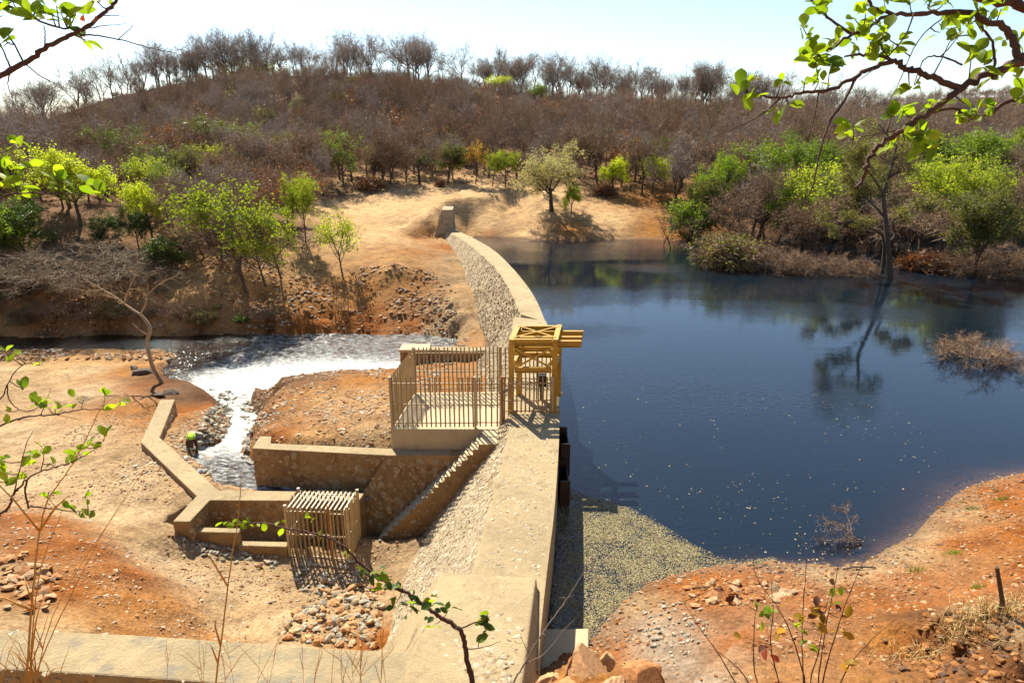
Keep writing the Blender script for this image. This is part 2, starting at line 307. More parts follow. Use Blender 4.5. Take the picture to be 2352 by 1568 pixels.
# ------------------------------------------------------------------ the lie of the land
SOIL = dict(S=(0.52, 0.345, 0.165), T=(0.37, 0.215, 0.085), K=(0.27, 0.21, 0.145), O=(0.225, 0.07, 0.010), G=(0.30, 0.20, 0.10), L=(0.14, 0.072, 0.036), D=(0.10, 0.045, 0.018), P=(0.40, 0.285, 0.155), Y=(0.275, 0.115, 0.025))
ctl = []
def c(px, py, z, s): p = W(px, py, z); ctl.append((p[0], p[1], z, s))
def cy_(px, py, Y, s): p = WY(px, py, Y); ctl.append((p[0], p[1], p[2], s))
def cw(x, y, z, s): ctl.append((x, y, z, s))
for q in [ # near right bank
    (1380,1500,.4,'O'),(1460,1370,.35,'G'),(1550,1330,.35,'O'),(1640,1325,.5,'O'),(1770,1310,.3,'O'),(1900,1318,.3,'G'),(1990,1310,.3,'G'),(2080,1265,.35,'G'),(2130,1225,.3,'G'),(2200,1160,.35,'G'),(2300,1120,.35,'O'),(2352,1105,.4,'O'),
    (1640,1360,.9,'O'),(1500,1420,.9,'K'),(1560,1480,1.6,'K'),(1530,1450,1.25,'K'),(1700,1450,1.8,'O'),(1450,1500,1.5,'Y'),(1300,1560,2.4,'Y'),(1400,1568,2.5,'Y'),(1600,1568,2.8,'K'),(1800,1568,3.1,'Y'),(2000,1568,3.2,'Y'),
    (1900,1400,1.4,'O'),(2000,1360,.9,'O'),(2100,1310,1.0,'O'),(2200,1220,.9,'O'),(2300,1150,.7,'O'),(2352,1200,1.4,'O'),(2352,1300,2.2,'O'),(2250,1350,2.0,'O'),(2100,1400,1.9,'O'),(2030,1470,2.3,'Y'),
    (2110,1412,2.8,'D'),(2150,1415,3.2,'D'),(2250,1405,3.6,'P'),(2352,1425,4.0,'P'),(2200,1440,3.6,'D'),(2280,1470,3.9,'D'),(2352,1490,4.15,'D'),(2200,1500,3.0,'D'),(2290,1525,3.4,'D'),(2352,1535,3.7,'D'),(2200,1566,2.55,'O'),(2280,1566,3.05,'O'),(2350,1566,3.4,'D'),(2130,1530,2.4,'O'),(2080,1500,2.3,'O'),  # dark soil points paint in the shade of the steep eroded face
    # left flat below the dam
    (0,850,-2.75,'P'),(0,900,-2.3,'G'),(0,1000,-1.7,'P'),(200,850,-2.7,'P'),(200,900,-2.2,'P'),(200,1000,-1.6,'P'),(300,850,-2.8,'Y'),(350,885,-2.4,'O'),(300,930,-2.0,'Y'),(430,905,-2.4,'D'),(470,920,-2.6,'D'),(420,950,-2.2,'O'),
    (100,1100,-1.3,'P'),(300,1100,-.95,'P'),(330,1030,-.95,'G'),(250,1180,-1.1,'P'),(420,1140,-.85,'G'),(395,1225,-1.0,'G'),(330,1180,-1.0,'P'),(360,960,-1.4,'Y'),
    (440,1235,-1.45,'G'),(540,1275,-1.95,'G'),(660,1292,-2.15,'G'),(560,1340,-1.9,'P'),(700,1340,-2.2,'G'),(850,1300,-2.4,'G'),(930,1290,-2.3,'G'),(800,1400,-1.9,'P'),(650,1420,-1.6,'P'),(870,1480,-1.5,'O'),(640,1490,-1.3,'P'),(450,1330,-1.6,'P'),(520,1450,-1.3,'P'),(380,1290,-1.5,'P'),(520,1400,-1.6,'G'),(960,1300,-2.1,'G'),
    # orange spoil heap
    (0,1180,.9,'O'),(100,1200,.75,'O'),(200,1250,.6,'O'),(300,1315,.2,'O'),(400,1395,-.35,'Y'),(470,1462,-.8,'Y'),(0,1300,1.5,'G'),(0,1440,2.0,'G'),(150,1350,1.35,'O'),(150,1450,2.0,'G'),(300,1400,.5,'Y'),(300,1460,1.0,'Y'),(400,1470,.05,'Y'),(80,1270,1.2,'O'),
    # mound between the outlets
    (600,880,-1.2,'D'),(600,960,-.7,'D'),(700,862,-.75,'D'),(850,868,-.3,'Y'),(640,930,-.5,'Y'),(750,920,-.1,'T'),(860,930,.1,'T'),(880,1000,.4,'G'),(700,1005,.3,'T'),(625,1000,-.1,'O'),(1000,870,-.5,'Y'),(1080,862,-.6,'Y'),(960,862,-.9,'Y'),(1000,890,.2,'Y'),(1080,888,.3,'Y'),
    # far bank of the river and the slope up to the clearing
    (1000,757,-2.9,'G'),(950,742,-2.6,'O'),(850,742,-2.6,'O'),(720,742,-2.5,'O'),(1040,732,-1.8,'G'),(1045,690,-1.0,'G'),(1045,640,-.3,'G'),(1040,600,.3,'G'),(1020,570,.6,'O'),
    (600,688,-1.1,'Y'),(750,690,-1.3,'Y'),(850,665,-.8,'Y'),(950,650,-.4,'Y'),(700,625,.3,'T'),(900,610,1.0,'T'),(980,580,1.0,'Y'),(800,545,2.1,'S'),(900,540,2.0,'S'),(860,490,3.0,'S'),(900,470,3.4,'S'),(760,475,3.4,'S'),(955,548,1.0,'Y'),(990,550,.7,'O'),(925,522,1.9,'S'),(1020,478,3.9,'S'),(1060,480,3.75,'S'),(1090,488,3.4,'O'),(1000,484,3.6,'S'),(1130,490,3.0,'S'),(1120,468,3.7,'S'),(1250,475,3.1,'S'),(1400,500,2.0,'S'),(1300,528,.9,'Y'),(1500,520,1.2,'Y'),(1200,520,1.4,'S'),(1130,525,1.0,'O'),(1250,445,4.2,'S'),(900,447,4.3,'S'),(1500,465,3.2,'Y'),(1060,440,4.6,'S'),(760,445,4.6,'L'),
    (500,690,-.65,'T'),(400,685,-.55,'T'),(400,662,0,'T'),(200,690,-.6,'T'),(0,718,-1.4,'T'),(0,650,.1,'L'),(300,610,1.2,'L'),(500,630,.8,'T'),(600,640,.5,'T'),(560,590,1.7,'T'),(0,806,-3.15,'T'),(150,806,-3.15,'T'),(300,806,-3.12,'T'),(-200,810,-3.1,'T'),(80,825,-3.0,'T'),(230,822,-3.0,'T'),(350,815,-3.1,'T'),(-200,700,-1.2,'L'),(100,560,3.0,'L'),(500,540,3.2,'L'),(680,520,3.0,'L'),(0,480,5.5,'L'),(300,480,5.0,'L'),
    (1600,520,1.2,'O'),(1600,470,3.4,'L'),(1750,525,1.0,'L'),(1900,515,1.2,'L'),(2100,510,1.2,'L'),(2352,505,1.2,'L'),(1900,470,3.2,'L'),(2300,460,3.5,'L')]:
    c(*q)
for px, py, Y in [(-300,400,150),(0,318,185),(130,266,195),(250,228,202),(400,197,210),(540,180,214),(700,177,216),(900,184,216),(1100,204,216),(1300,229,216),(1500,241,212),(1600,242,214),(1750,264,220),(1900,280,235),(2100,295,255),(2352,303,280),(2700,306,300)]:
    cy_(px, py, Y, 'L'); p = WY(px, py, Y); cw(p[0]*1.18, Y*1.18, p[2]-9, 'L'); cw(p[0]*1.6, Y*1.6, 4, 'L')
for x in range(-90, 161, 25): cw(x*1.1, 118, 7.2, 'L')
RIDX, RIDY = [-300,0,130,250,400,540,700,900,1100,1300,1500,1750,1900,2100,2352,2700], [400,318,266,228,197,180,177,184,204,229,241,264,280,295,303,306]
for q_ in range(-300, 2801, 150): cy_(q_, np.interp(q_, RIDX, RIDY)+17, 184, 'L'); cy_(q_, np.interp(q_, RIDX, RIDY)+(85 if q_ < 1500 else 62), 150, 'L')
for q in [(-8,80.5,3.75,'S'),(-7,80.6,3.75,'S'),(-9,81,3.7,'S'),(-10.5,80.5,3.1,'S'),(-10.4,78.3,1.9,'Y'),(-9.6,77.3,1.0,'Y'),(-12,79,2.3,'S'),(-13.5,78,1.9,'S'),(-6,83,3.7,'S'),(-5,82,3.1,'O'),(-3.5,83.5,2.6,'O'),(-10,10,1.0,'G'),(-6,10,1.2,'G'),(-3,9.6,1.6,'G'),(0,9.3,2.6,'Y'),(4,9,3.3,'Y'),(9,9,3.0,'O'),(14,10,4.2,'P'),(-14,9,2.2,'G'),(0,6,5.4,'Y'),(6,6,5.6,'Y'),(-8,6,5.2,'Y'),(-16,6,5,'Y'),(15,6,6,'Y'),(0,3,8.1,'Y'),(8,3,8.2,'Y'),(-8,3,8.1,'Y'),(0,0,10.8,'Y'),(10,0,10.8,'Y'),(-10,0,10.8,'Y'),(0,-8,12,'L'),(-25,-5,11,'L'),(25,-5,11.5,'L'),(-22,14,1.5,'O'),(-30,25,-.8,'T'),(-45,35,-1.6,'T'),(-60,48,-2.6,'T'),(-70,62,0,'L'),(-40,10,5,'Y'),(28,24,2.4,'O'),(24,17,4.5,'O'),(40,25,5,'O'),(60,30,6,'L'),(120,45,8,'L'),(140,90,5,'L'),(60,-10,13,'L'),(-60,-10,12,'L'),(0,-40,14,'L'),(-300,-100,16,'L'),(300,-100,16,'L'),(-600,400,8,'L'),(900,500,8,'L'),(0,900,0,'L'),(-1500,1500,0,'L'),(1500,1500,0,'L'),(0,4000,0,'L'),(-4000,0,0,'L'),(4000,0,0,'L'),(-3000,4000,0,'L'),(3000,4000,0,'L'),(-90,100,6,'L'),(-120,130,12,'L')]: cw(*q)
CX = np.array([q[:2] for q in ctl]); CZ = np.array([q[2] for q in ctl]); CS = np.array([SOIL[q[3]] for q in ctl])
_d = np.hypot(CX[:, None, 0]-CX[None, :, 0], CX[:, None, 1]-CX[None, :, 1])
_n = len(CX); _A = np.zeros((_n+3, _n+3)); _A[:_n, :_n] = -_d+np.eye(_n)*-0.0; _A[:_n, _n] = 1; _A[:_n, _n+1:] = CX; _A[_n, :_n] = 1; _A[_n+1:, :_n] = CX.T
_A[:_n, :_n] += np.eye(_n)*0.05
_w = np.linalg.solve(_A, np.concatenate([CZ, np.zeros(3)]))
def rbf(x, y, soil=False):
    x = np.asarray(x, float).ravel(); y = np.asarray(y, float).ravel(); z = np.empty(len(x)); S = np.empty((len(x), 3)) if soil else None
    for i in range(0, len(x), 20000):
        d = np.hypot(x[i:i+20000, None]-CX[None, :, 0], y[i:i+20000, None]-CX[None, :, 1])
        z[i:i+20000] = -d@_w[:_n]+_w[_n]+_w[_n+1]*x[i:i+20000]+_w[_n+2]*y[i:i+20000]
        if soil:
            k = 1/(d+0.12+0.01*y[i:i+20000, None].clip(0))**3.2; S[i:i+20000] = (k@CS)/k.sum(1, keepdims=True)
    return (z, S) if soil else z

# crest of the dam: water-side edge and downstream edge
Z_CREST, Z_SPILL, Z_PLAT = 2.0, 1.8, 1.4
UP_NEAR = [W(*p, Z_CREST) for p in [(1236,1540),(1241,1460),(1252,1350),(1263,1258),(1271,1194),(1278,1110),(1284,1010),(1285,950),(1285,880),(1284,836),(1280,809),(1270,775),(1253,736)]]
DN_NEAR = [W(*p, Z_CREST) for p in [(1030,1540),(1052,1440),(1068,1370),(1084,1307),(1097,1258),(1115,1194),(1138,1105),(1164,1010),(1167,960),(1170,895),(1171,850),(1172,810),(1174,775),(1179,727)]]
UP_SPILL = [W(*p, Z_SPILL) for p in [(1253,739),(1234,694),(1209,654),(1172,610),(1132,573),(1085,546),(1043,527)]]
DN_SPILL = [W(*p, Z_SPILL) for p in [(1197,722),(1185,694),(1167,656),(1140,616),(1107,584),(1070,554),(1024,529)]]
def pair(a, b, n):
    A = smooth_path(a, 6); B = smooth_path(b, 6)
    def rs(q):
        L = np.concatenate([[0], np.cumsum(np.linalg.norm(np.diff(q, axis=0), axis=1))]); t = np.linspace(0, L[-1], n)
        return np.stack([np.interp(t, L, q[:, i]) for i in range(3)], 1)
    return rs(A), rs(B)
UN, DN = pair(UP_NEAR, DN_NEAR, 60)
US, DS = pair(UP_SPILL, DN_SPILL, 80)
MIDL = [tuple((a+b)[:2]/2) for a, b in list(zip(UN[::6], DN[::6]))+list(zip(US[::8], DS[::8]))+[(US[-1], DS[-1])]]
e0 = MIDL[-1]
SHORE_FAR = [W(px, py, 0)[:2] for px, py in [(1075,536),(1110,541),(1180,546),(1250,551),(1330,554),(1400,550),(1480,549),(1560,553),(1620,549),(1700,551),(1770,547),(1860,545),(1970,540),(2100,541),(2230,538),(2352,540),(2500,542)]]
SHORE_NEAR = [W(px, py, 0)[:2] for px, py in [(2352,1088),(2290,1100),(2230,1118),(2195,1140),(2160,1168),(2125,1206),(2085,1240),(2040,1262),(1990,1292),(1930,1302),(1860,1296),(1770,1290),(1700,1296),(1640,1300),(1560,1318),(1490,1342),(1440,1375),(1405,1415),(1375,1455),(1345,1500),(1300,1510)]]
RES = [tuple(p) for p in MIDL]+[tuple(p) for p in SHORE_FAR]+[(110, 84), (120, 60), (70, 38), (36, 27)]+[tuple(p) for p in SHORE_NEAR]+[(0.6, 12.5)]
Z_RIV, Z_POOL = -3.2, -1.1
def level(x, y): return Z_POOL+(Z_RIV-Z_POOL)*np.clip((np.asarray(y)-26.5)/10.5, 0, 1)
RIV = [tuple(W(px, py, Z_RIV)[:2]) for px, py in [(-500,790),(-200,775),(0,772),(120,775),(250,768),(400,772),(520,766),(640,769),(760,764),(870,768),(960,766),(1045,776),(1060,792)]]
RIV += [(-5.5, 44.0), (-6.3, 41.0), (-8.0, 40.2), (-12, 39.8), (-14.2, 38.8)]+[tuple(W(px, py, -2.9)[:2]) for px, py in [(578,893),(574,915)]]+[tuple(W(px, py, -3.0)[:2]) for px, py in [(515,925),(500,921),(484,905),(441,884),(383,872),(367,845),(400,812),(370,801),(300,800),(180,802),(60,799),(0,801),(-200,806),(-500,830)]]
CHAN = [tuple(W(px, py, z)[:2]) for px, py, z in [(574,912,-3),(590,945,-2.5),(577,978,-2.1),(562,1003,-1.8),(556,1040,-1.5),(585,1062,-1.3)]]+[(-8.9, 25.2), (-5.6, 24.7), (-6.5, 23.6), (-8, 23.3)]+[tuple(W(px, py, z)[:2]) for px, py, z in [(505,1118,-1.1),(470,1085,-1.2),(440,1062,-1.3),(452,1035,-1.6),(500,1022,-1.7),(520,990,-2.1),(522,955,-2.5),(508,922,-3)]]
def ground(x, y, soil=False):
    sh = np.shape(x); x = np.asarray(x, float).ravel(); y = np.asarray(y, float).ravel()
    r = rbf(x, y, soil); z, S = r if soil else (r, None)
    sc = np.clip(y/60, 0.25, 3)
    quiet = np.where(y < 50, np.clip(dist_poly(RIV, x, y)/5, 0.12, 1), 1.25)
    qx, qy = PX(x, np.maximum(y, 1.), z); quiet = np.where((y > 56) & (y < 106) & inside([(735,600),(760,475),(900,445),(1250,440),(1480,470),(1500,530),(1060,545),(960,600)], qx, qy), 0.05, quiet)
    z = z+quiet*(fbm(x*0.9, y*0.9, 4)-0.5)*0.34*np.clip((y-6)/6, 0, 1)*np.clip(sc, .6, 2.0)+(fbm(x*4.1, y*4.1, 3, _tab2)-0.5)*np.where((y < 28) & (x > 1), 0.30, 0.17)
    far = np.exp(-(((x-430)/170)**2+((y-660)/120)**2)); z = z+far*40
    # reservoir
    m = (x > -12) & (y > 4) & (y < 130)
    d = np.zeros(len(x)); ins = np.zeros(len(x), bool)
    d[m] = dist_poly(RES, x[m], y[m]); ins[m] = inside(RES, x[m], y[m])
    wob = (fbm(x*0.7, y*0.7, 3)-0.5)
    z = np.where(ins, -np.minimum((0.22+0.22*np.clip((16-x)/8, 0, 1))*np.maximum(d-0.15*(wob+.5), 0)+0.02, 5.5)+wob*0.15*np.clip(d/3, 0, 1), z)
    land = m & ~ins & (z > -0.6) & ((x > -1.5) | (y > 79))
    z = np.where(land & (d < 8), np.maximum(z, 0.02+0.10*d+0.05*wob), z)
    z = np.where(land & (d < np.where(y > 60, 12, 3.5)) & ((y > 60) | (x > 2)), np.minimum(z, 0.06+(np.interp(x, [-6.5, -0.5], [1.1, 0.36])+0.15*wob)*d), z)
    # river and outlet channel
    m = (y > 20) & (y < 60) & (x < 2) & (x > -90)
    lv = level(x, y); rough = fbm(x*1.5, y*1.5, 4, _tab2); info = []
    for poly in (RIV, CHAN):
        d = np.full(len(x), 99.); ins = np.zeros(len(x), bool); d[m] = dist_poly(poly, x[m], y[m]); ins[m] = inside(poly, x[m], y[m]); info.append((d, ins))
    wet = info[0][1] | info[1][1]
    for (d, ins), slope, y0_ in zip(info, (1.3, 1.1), (20, 26.0)):
        z = np.where(ins, np.minimum(z, lv-0.16+(rough-0.47)*0.5*np.clip(d*2, 0, 1)-0.10*np.clip(d-1, 0, 3)), z)
        out = m & ~wet & (d < 5)
        z = np.where(out, np.minimum(z, lv+0.12+slope*d*(0.6+0.9*rough)), z); z = np.where(out & (d < 2.5) & (y > y0_), np.maximum(z, lv+0.03+0.1*d), z)
    bankm = (y > 49.5) & (y < 62) & (x < -3); z = z+np.where(bankm & ~wet, np.clip(1-np.abs(info[0][0]-1.6)/2.2, 0, 1)*((fbm(x*1.1, y*2.6, 4, _tab2)-.5)*1.3), 0)
    # pits beside the outlet walls
    for poly, v in (([(-12.6, 21.7), (-5.9, 21.7), (-5.9, 22.7), (-12.2, 22.7)], -3.4), ([(-6.2, 22.2), (-2.5, 22.2), (-2.5, 24.2), (-6.2, 24.2)], -2.75)):
        z = np.where(inside(poly, x, y), np.minimum(z, v), z)
    return (z.reshape(sh), S) if soil else z.reshape(sh)
def gz(x, y): return float(ground(np.array([x]), np.array([y]))[0])

# ground sheet
ys = [-14+i*1.2 for i in range(17)]
while ys[-1] < 330: ys.append(ys[-1]+max(0.12, 0.0062*(ys[-1]+14)))
while ys[-1] < 6000: ys.append(ys[-1]*1.09)
ys = np.array(ys); us = np.concatenate([-np.linspace(0.74, 2.6, 60)[::-1][:-1], np.linspace(-0.74, 0.74, 380), np.linspace(0.74, 2.6, 60)[1:]])
YY, UU = np.meshgrid(ys, us, indexing='ij'); XX = UU*(YY+17)
ZZ, SS = ground(XX, YY, True)
nx = len(us); ny = len(ys); idx = np.arange(nx*ny).reshape(ny, nx)
GF = np.stack([idx[:-1, :-1], idx[:-1, 1:], idx[1:, 1:], idx[1:, :-1]], 2).reshape(-1, 4)
# soil colour: dark silt along the river bank, grey shingle at the channel, damp rim at the water's edge
xx = XX.ravel(); yy = YY.ravel(); zz = ZZ.ravel()
silt = np.clip(1.3-dist_poly(RIV, xx, yy)/2.6, 0, 1)*(xx < -0.36*yy)*(yy > 36)*(yy < 70)*np.clip(fbm(xx*.4, yy*.4, 3)*3-0.9, 0, 1)
SS = SS*(1-silt[:, None])+np.array(SOIL['D'])*silt[:, None]
rim = np.exp(-((zz-0.05)/0.16)**2)*(xx > -2)*(yy < 120)*(0.5+0.5*fbm(xx*2, yy*2, 2))
SS = SS*(1-rim[:, None]*0.8)+np.array((0.15, 0.095, 0.055))*rim[:, None]*0.8
bed = np.clip((-0.03-zz)/0.2, 0, 1)*(xx > -2)*(yy < 110); SS = SS*(1-bed[:, None])+np.array((0.15, 0.095, 0.055))*bed[:, None]
def mat_ground():
    m, nt, b = newmat('earth'); p = position(nt)
    at = nd(nt, 'ShaderNodeAttribute', attribute_name='col')
    n1 = noise(nt, p, 0.9, 4, 0.62); n2 = noise(nt, p, 7.0, 4, 0.7); n3 = noise(nt, p, 0.18, 3); n4 = noise(nt, p, 45, 3, 0.7)
    cc = mixc(nt, 1.0, at.outputs['Color'], ramp(nt, n1, [(0.28, (0.66, 0.60, 0.55)), (0.5, (1.0, 1.0, 1.0)), (0.72, (1.28, 1.26, 1.22))]), 'MULTIPLY')
    cc = mixc(nt, 1.0, cc, ramp(nt, n2, [(0.3, (0.62, 0.58, 0.55)), (0.52, (1, 1, 1)), (0.75, (1.35, 1.38, 1.4))]), 'MULTIPLY')
    cc = mixc(nt, 0.8, cc, ramp(nt, n4, [(0.3, (0.6, 0.56, 0.52)), (0.7, (1.35, 1.36, 1.38))]), 'MULTIPLY')
    cc = mixc(nt, ramp(nt, n3, [(0.45, (0, 0, 0)), (0.7, (0.22,)*3)]), cc, (0.30, 0.22, 0.14))
    nt.links.new(cc, b.inputs['Base Color']); setv(b, Roughness=0.95); b.inputs['Specular IOR Level'].default_value = 0.1
    v = nd(nt, 'ShaderNodeTexVoronoi'); v.inputs['Scale'].default_value = 9; nt.links.new(p, v.inputs['Vector'])
    x1 = bump(nt, None, n1, 0.7, 0.35); x2 = bump(nt, None, n2, 0.8, 0.07, x1); x3 = bump(nt, None, v.outputs['Distance'], 0.35, 0.05, x2); bump(nt, b, n4, 0.6, 0.02, x3)
    return m
def gfast(x, y):                                      # quick look-up of the finished ground sheet
    x = np.asarray(x, float); y = np.asarray(y, float); i = np.clip(np.searchsorted(ys, y)-1, 0, ny-2); fy = np.clip((y-ys[i])/(ys[i+1]-ys[i]), 0, 1)
    u = x/(y+17); j = np.clip(np.searchsorted(us, u)-1, 0, nx-2); fx = np.clip((u-us[j])/(us[j+1]-us[j]), 0, 1)
    return (ZZ[i, j]*(1-fx)+ZZ[i, j+1]*fx)*(1-fy)+(ZZ[i+1, j]*(1-fx)+ZZ[i+1, j+1]*fx)*fy
gm = np_mesh('ground', np.stack([xx, yy, zz], 1), GF, mat_ground(), smooth=True, cols=SS)
tag(link(bpy.data.objects.new('ground', gm)), kind='structure')

# ------------------------------------------------------------------ water
def mat_water(name, tint, dens, scale, bstr, bdist, rough=0.02, foam_glint=False, aniso=(1, 1, 1)):
    m = bpy.data.materials.new(name); m.use_nodes = True; nt = m.node_tree; nt.nodes.remove(nt.nodes['Principled BSDF']); out = nt.nodes['Material Output']
    p = position(nt); mp = nd(nt, 'ShaderNodeMapping'); mp.inputs['Scale'].default_value = aniso; nt.links.new(p, mp.inputs['Vector']); pv = mp.outputs[0]
    h1 = noise(nt, pv, scale, 4, 0.6); nrm = bump(nt, None, h1, bstr, bdist)
    big = noise(nt, pv, 0.06, 2)
    if not foam_glint:
        nb = nd(nt, 'ShaderNodeBump'); nb.inputs['Distance'].default_value = bdist*0.6; nt.links.new(noise(nt, pv, scale*3.3, 3, 0.6), nb.inputs['Height'])
        nt.links.new(ramp(nt, big, [(0.45, (0.02,)*3), (0.62, (0.4,)*3)]), nb.inputs['Strength']); nt.links.new(nrm, nb.inputs['Normal']); nrm = nb.outputs[0]
    else: nrm = bump(nt, None, noise(nt, pv, scale*3, 3, 0.6), bstr*0.8, bdist*0.5, nrm)
    fr = nd(nt, 'ShaderNodeFresnel'); fr.inputs['IOR'].default_value = 1.42 if dens else 1.33; nt.links.new(nrm, fr.inputs['Normal'])
    gl = nd(nt, 'ShaderNodeBsdfGlossy'); gl.inputs['Roughness'].default_value = rough; gl.inputs['Color'].default_value = (1, 1, 1, 1); nt.links.new(nrm, gl.inputs['Normal'])
    tr = nd(nt, 'ShaderNodeBsdfTransparent'); tr.inputs[0].default_value = (*tint, 1)
    body = tr.outputs[0]
    if dens:                                            # silt held in the water
        sd_ = nd(nt, 'ShaderNodeBsdfDiffuse'); sd_.inputs[0].default_value = (0.034, 0.066, 0.105, 1); ms = nd(nt, 'ShaderNodeMixShader'); ms.inputs[0].default_value = 0.17
        nt.links.new(tr.outputs[0], ms.inputs[1]); nt.links.new(sd_.outputs[0], ms.inputs[2]); body = ms.outputs[0]
    mx = nd(nt, 'ShaderNodeMixShader'); nt.links.new(fr.outputs[0], mx.inputs[0]); nt.links.new(body, mx.inputs[1]); nt.links.new(gl.outputs[0], mx.inputs[2])
    sh = mx.outputs[0]
    if foam_glint:
        at = nd(nt, 'ShaderNodeAttribute', attribute_name='col')
        mf = nd(nt, 'ShaderNodeMapping'); mf.inputs['Scale'].default_value = (0.8, 2.4, 1); nt.links.new(p, mf.inputs['Vector']); fn = noise(nt, mf.outputs[0], 3.0, 7, 0.75); ad = nd(nt, 'ShaderNodeMath', operation='MULTIPLY_ADD'); nt.links.new(at.outputs['Fac'], ad.inputs[0]); ad.inputs[1].default_value = 0.8; nt.links.new(fn, ad.inputs[2])
        ff = ramp(nt, ad.outputs[0], [(0.66, (0, 0, 0)), (0.95, (1, 1, 1))])
        df = nd(nt, 'ShaderNodeBsdfDiffuse'); df.inputs[0].default_value = (0.52, 0.53, 0.49, 1)
        m2 = nd(nt, 'ShaderNodeMixShader'); nt.links.new(ff, m2.inputs[0]); nt.links.new(sh, m2.inputs[1]); nt.links.new(df.outputs[0], m2.inputs[2]); sh = m2.outputs[0]
    nt.links.new(sh, out.inputs['Surface'])
    if dens:
        va = nd(nt, 'ShaderNodeVolumeAbsorption'); va.inputs[0].default_value = (0.60, 0.50, 0.40, 1); va.inputs[1].default_value = dens
        nt.links.new(va.outputs[0], out.inputs['Volume'])
    return m
wp = [tuple(p) for p in MIDL]+[(-5, 84), (-4, 96), (60, 100), (150, 100), (150, 14), (60, 8), (1.6, 8), (0.8, 10.5)]
tag(MB().prism(wp, 0.0, -7.0).build('reservoir_water', mat_water('reservoir_water', (0.80, 0.80, 0.80), 4.0, 1.1, 0.055, 0.10, 0.012, aniso=(0.55, 1.5, 1))), kind='structure')
gx = np.arange(-62, -2.0, 0.17); gy = np.arange(23.2, 56, 0.17)
SY, SX = np.meshgrid(gy, gx, indexing='ij'); sx, sy = SX.ravel(), SY.ravel()
dr = np.where(inside(RIV, sx, sy), 0, dist_poly(RIV, sx, sy)); dc = np.where(inside(CHAN, sx, sy), 0, dist_poly(CHAN, sx, sy))
keep = (np.minimum(dr, dc) < 0.9)
casc = np.clip(1-np.abs(sy-33.0)/6.5, 0, 1)*(dc < 0.8)                        # steep run of the channel
jet = np.exp(-(((sx+8.6)/2.6)**2+((sy-43.3)/1.9)**2))*1.25+np.exp(-(((sx+13)/4.5)**2+((sy-43.6)/2.6)**2))*0.55   # below the second outlet
shal = np.exp(-(((sx+17.5)/5.5)**2+((sy-41.5)/3.4)**2))
foam_glint = np.clip(casc*0.5+jet*0.9+shal*0.28+0.25*(sx > -25)*np.clip((sx+25)/5, 0, 1), 0, 1.3)  # whiteness is foam plus sun sparkle painted over the broad river and shallows
lz = level(sx, sy)+(fbm(sx*2.1, sy*2.1, 3)-0.5)*(0.06+0.34*foam_glint)+(fbm(sx*6, sy*6, 2, _tab2)-0.5)*(0.03+0.12*foam_glint)
si = np.arange(len(sx)).reshape(SY.shape); SF = np.stack([si[:-1, :-1], si[:-1, 1:], si[1:, 1:], si[1:, :-1]], 2).reshape(-1, 4)
SF = SF[keep[SF].all(1)]; used = np.unique(SF); remap = np.zeros(len(sx), int); remap[used] = np.arange(len(used))
sm = np_mesh('stream_water', np.stack([sx, sy, lz], 1)[used], remap[SF], mat_water('stream_water', (0.42, 0.36, 0.25), 0, 3.2, 0.8, 0.22, 0.09, foam_glint=True), smooth=True, cols=np.repeat(foam_glint[used][:, None], 3, 1))
tag(link(bpy.data.objects.new('stream_water', sm)), kind='structure')

# ------------------------------------------------------------------ the dam
STONE_I = [stone_mesh('stone', v, M['embed_rock']) for v in FLATST]
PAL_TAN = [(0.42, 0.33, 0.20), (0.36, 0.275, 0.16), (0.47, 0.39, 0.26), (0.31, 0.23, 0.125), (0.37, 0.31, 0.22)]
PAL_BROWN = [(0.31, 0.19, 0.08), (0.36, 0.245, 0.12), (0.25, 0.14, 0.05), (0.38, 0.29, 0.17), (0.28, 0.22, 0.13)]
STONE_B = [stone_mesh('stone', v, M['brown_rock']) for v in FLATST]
def grid_strip(name, A, B, n, mat, parent, jit=0.0, seed=0, extra=None):  # ruled surface between two polylines, n cells across
    A = np.array(A); B = np.array(B); k = len(A); t = np.linspace(0, 1, n+1)
    V = A[:, None]*(1-t)[None, :, None]+B[:, None]*t[None, :, None]; V = V.reshape(-1, 3)
    if jit:
        r = np.random.default_rng(seed); V = V+r.normal(0, jit, V.shape)
    i = np.arange(k*(n+1)).reshape(k, n+1); Fc = np.stack([i[:-1, :-1], i[1:, :-1], i[1:, 1:], i[:-1, 1:]], 2).reshape(-1, 4)
    return link(bpy.data.objects.new(name, np_mesh(name, V, Fc, mat, smooth=False)), parent)
def outn(D, U):
    n = (D-U)[:, :2]; return n/np.linalg.norm(n, axis=1, keepdims=True)
BAT = 0.78
def section(U, D, zb, name, parent, chamfer):
    n = outn(D, U); zt = D[0, 2]
    k = len(U); rows = []
    zz_ = np.full((k, 1), 1.0)
    P0 = np.hstack([U[:, :2], zz_*-6.0]); P1 = U; 
    C0 = D - np.hstack([n*chamfer[0], zz_*0]); C1 = D - np.hstack([n*0, zz_*chamfer[1]])
    foot = np.hstack([D[:, :2]+n*BAT*(zt-zb), zz_*zb])
    body = MB(); rws = [P0, P1, C0, C1, foot, np.hstack([foot[:, :2], zz_*-7])]; m = len(rws)
    V = np.stack(rws, 1).reshape(-1, 3); i = np.arange(k*m).reshape(k, m)
    Fc = np.stack([i[:-1, :-1], i[:-1, 1:], i[1:, 1:], i[1:, :-1]], 2).reshape(-1, 4)
    mi = np.tile([0, 0, 0, 1, 1], k-1)
    body = np_mesh(name, V, Fc, [M['concrete'], M['facing']], mi=mi)
    body.from_pydata if False else None
    o = link(bpy.data.objects.new(name, body), parent)
    e = MB()                                              # end caps
    return o, C1, foot, n
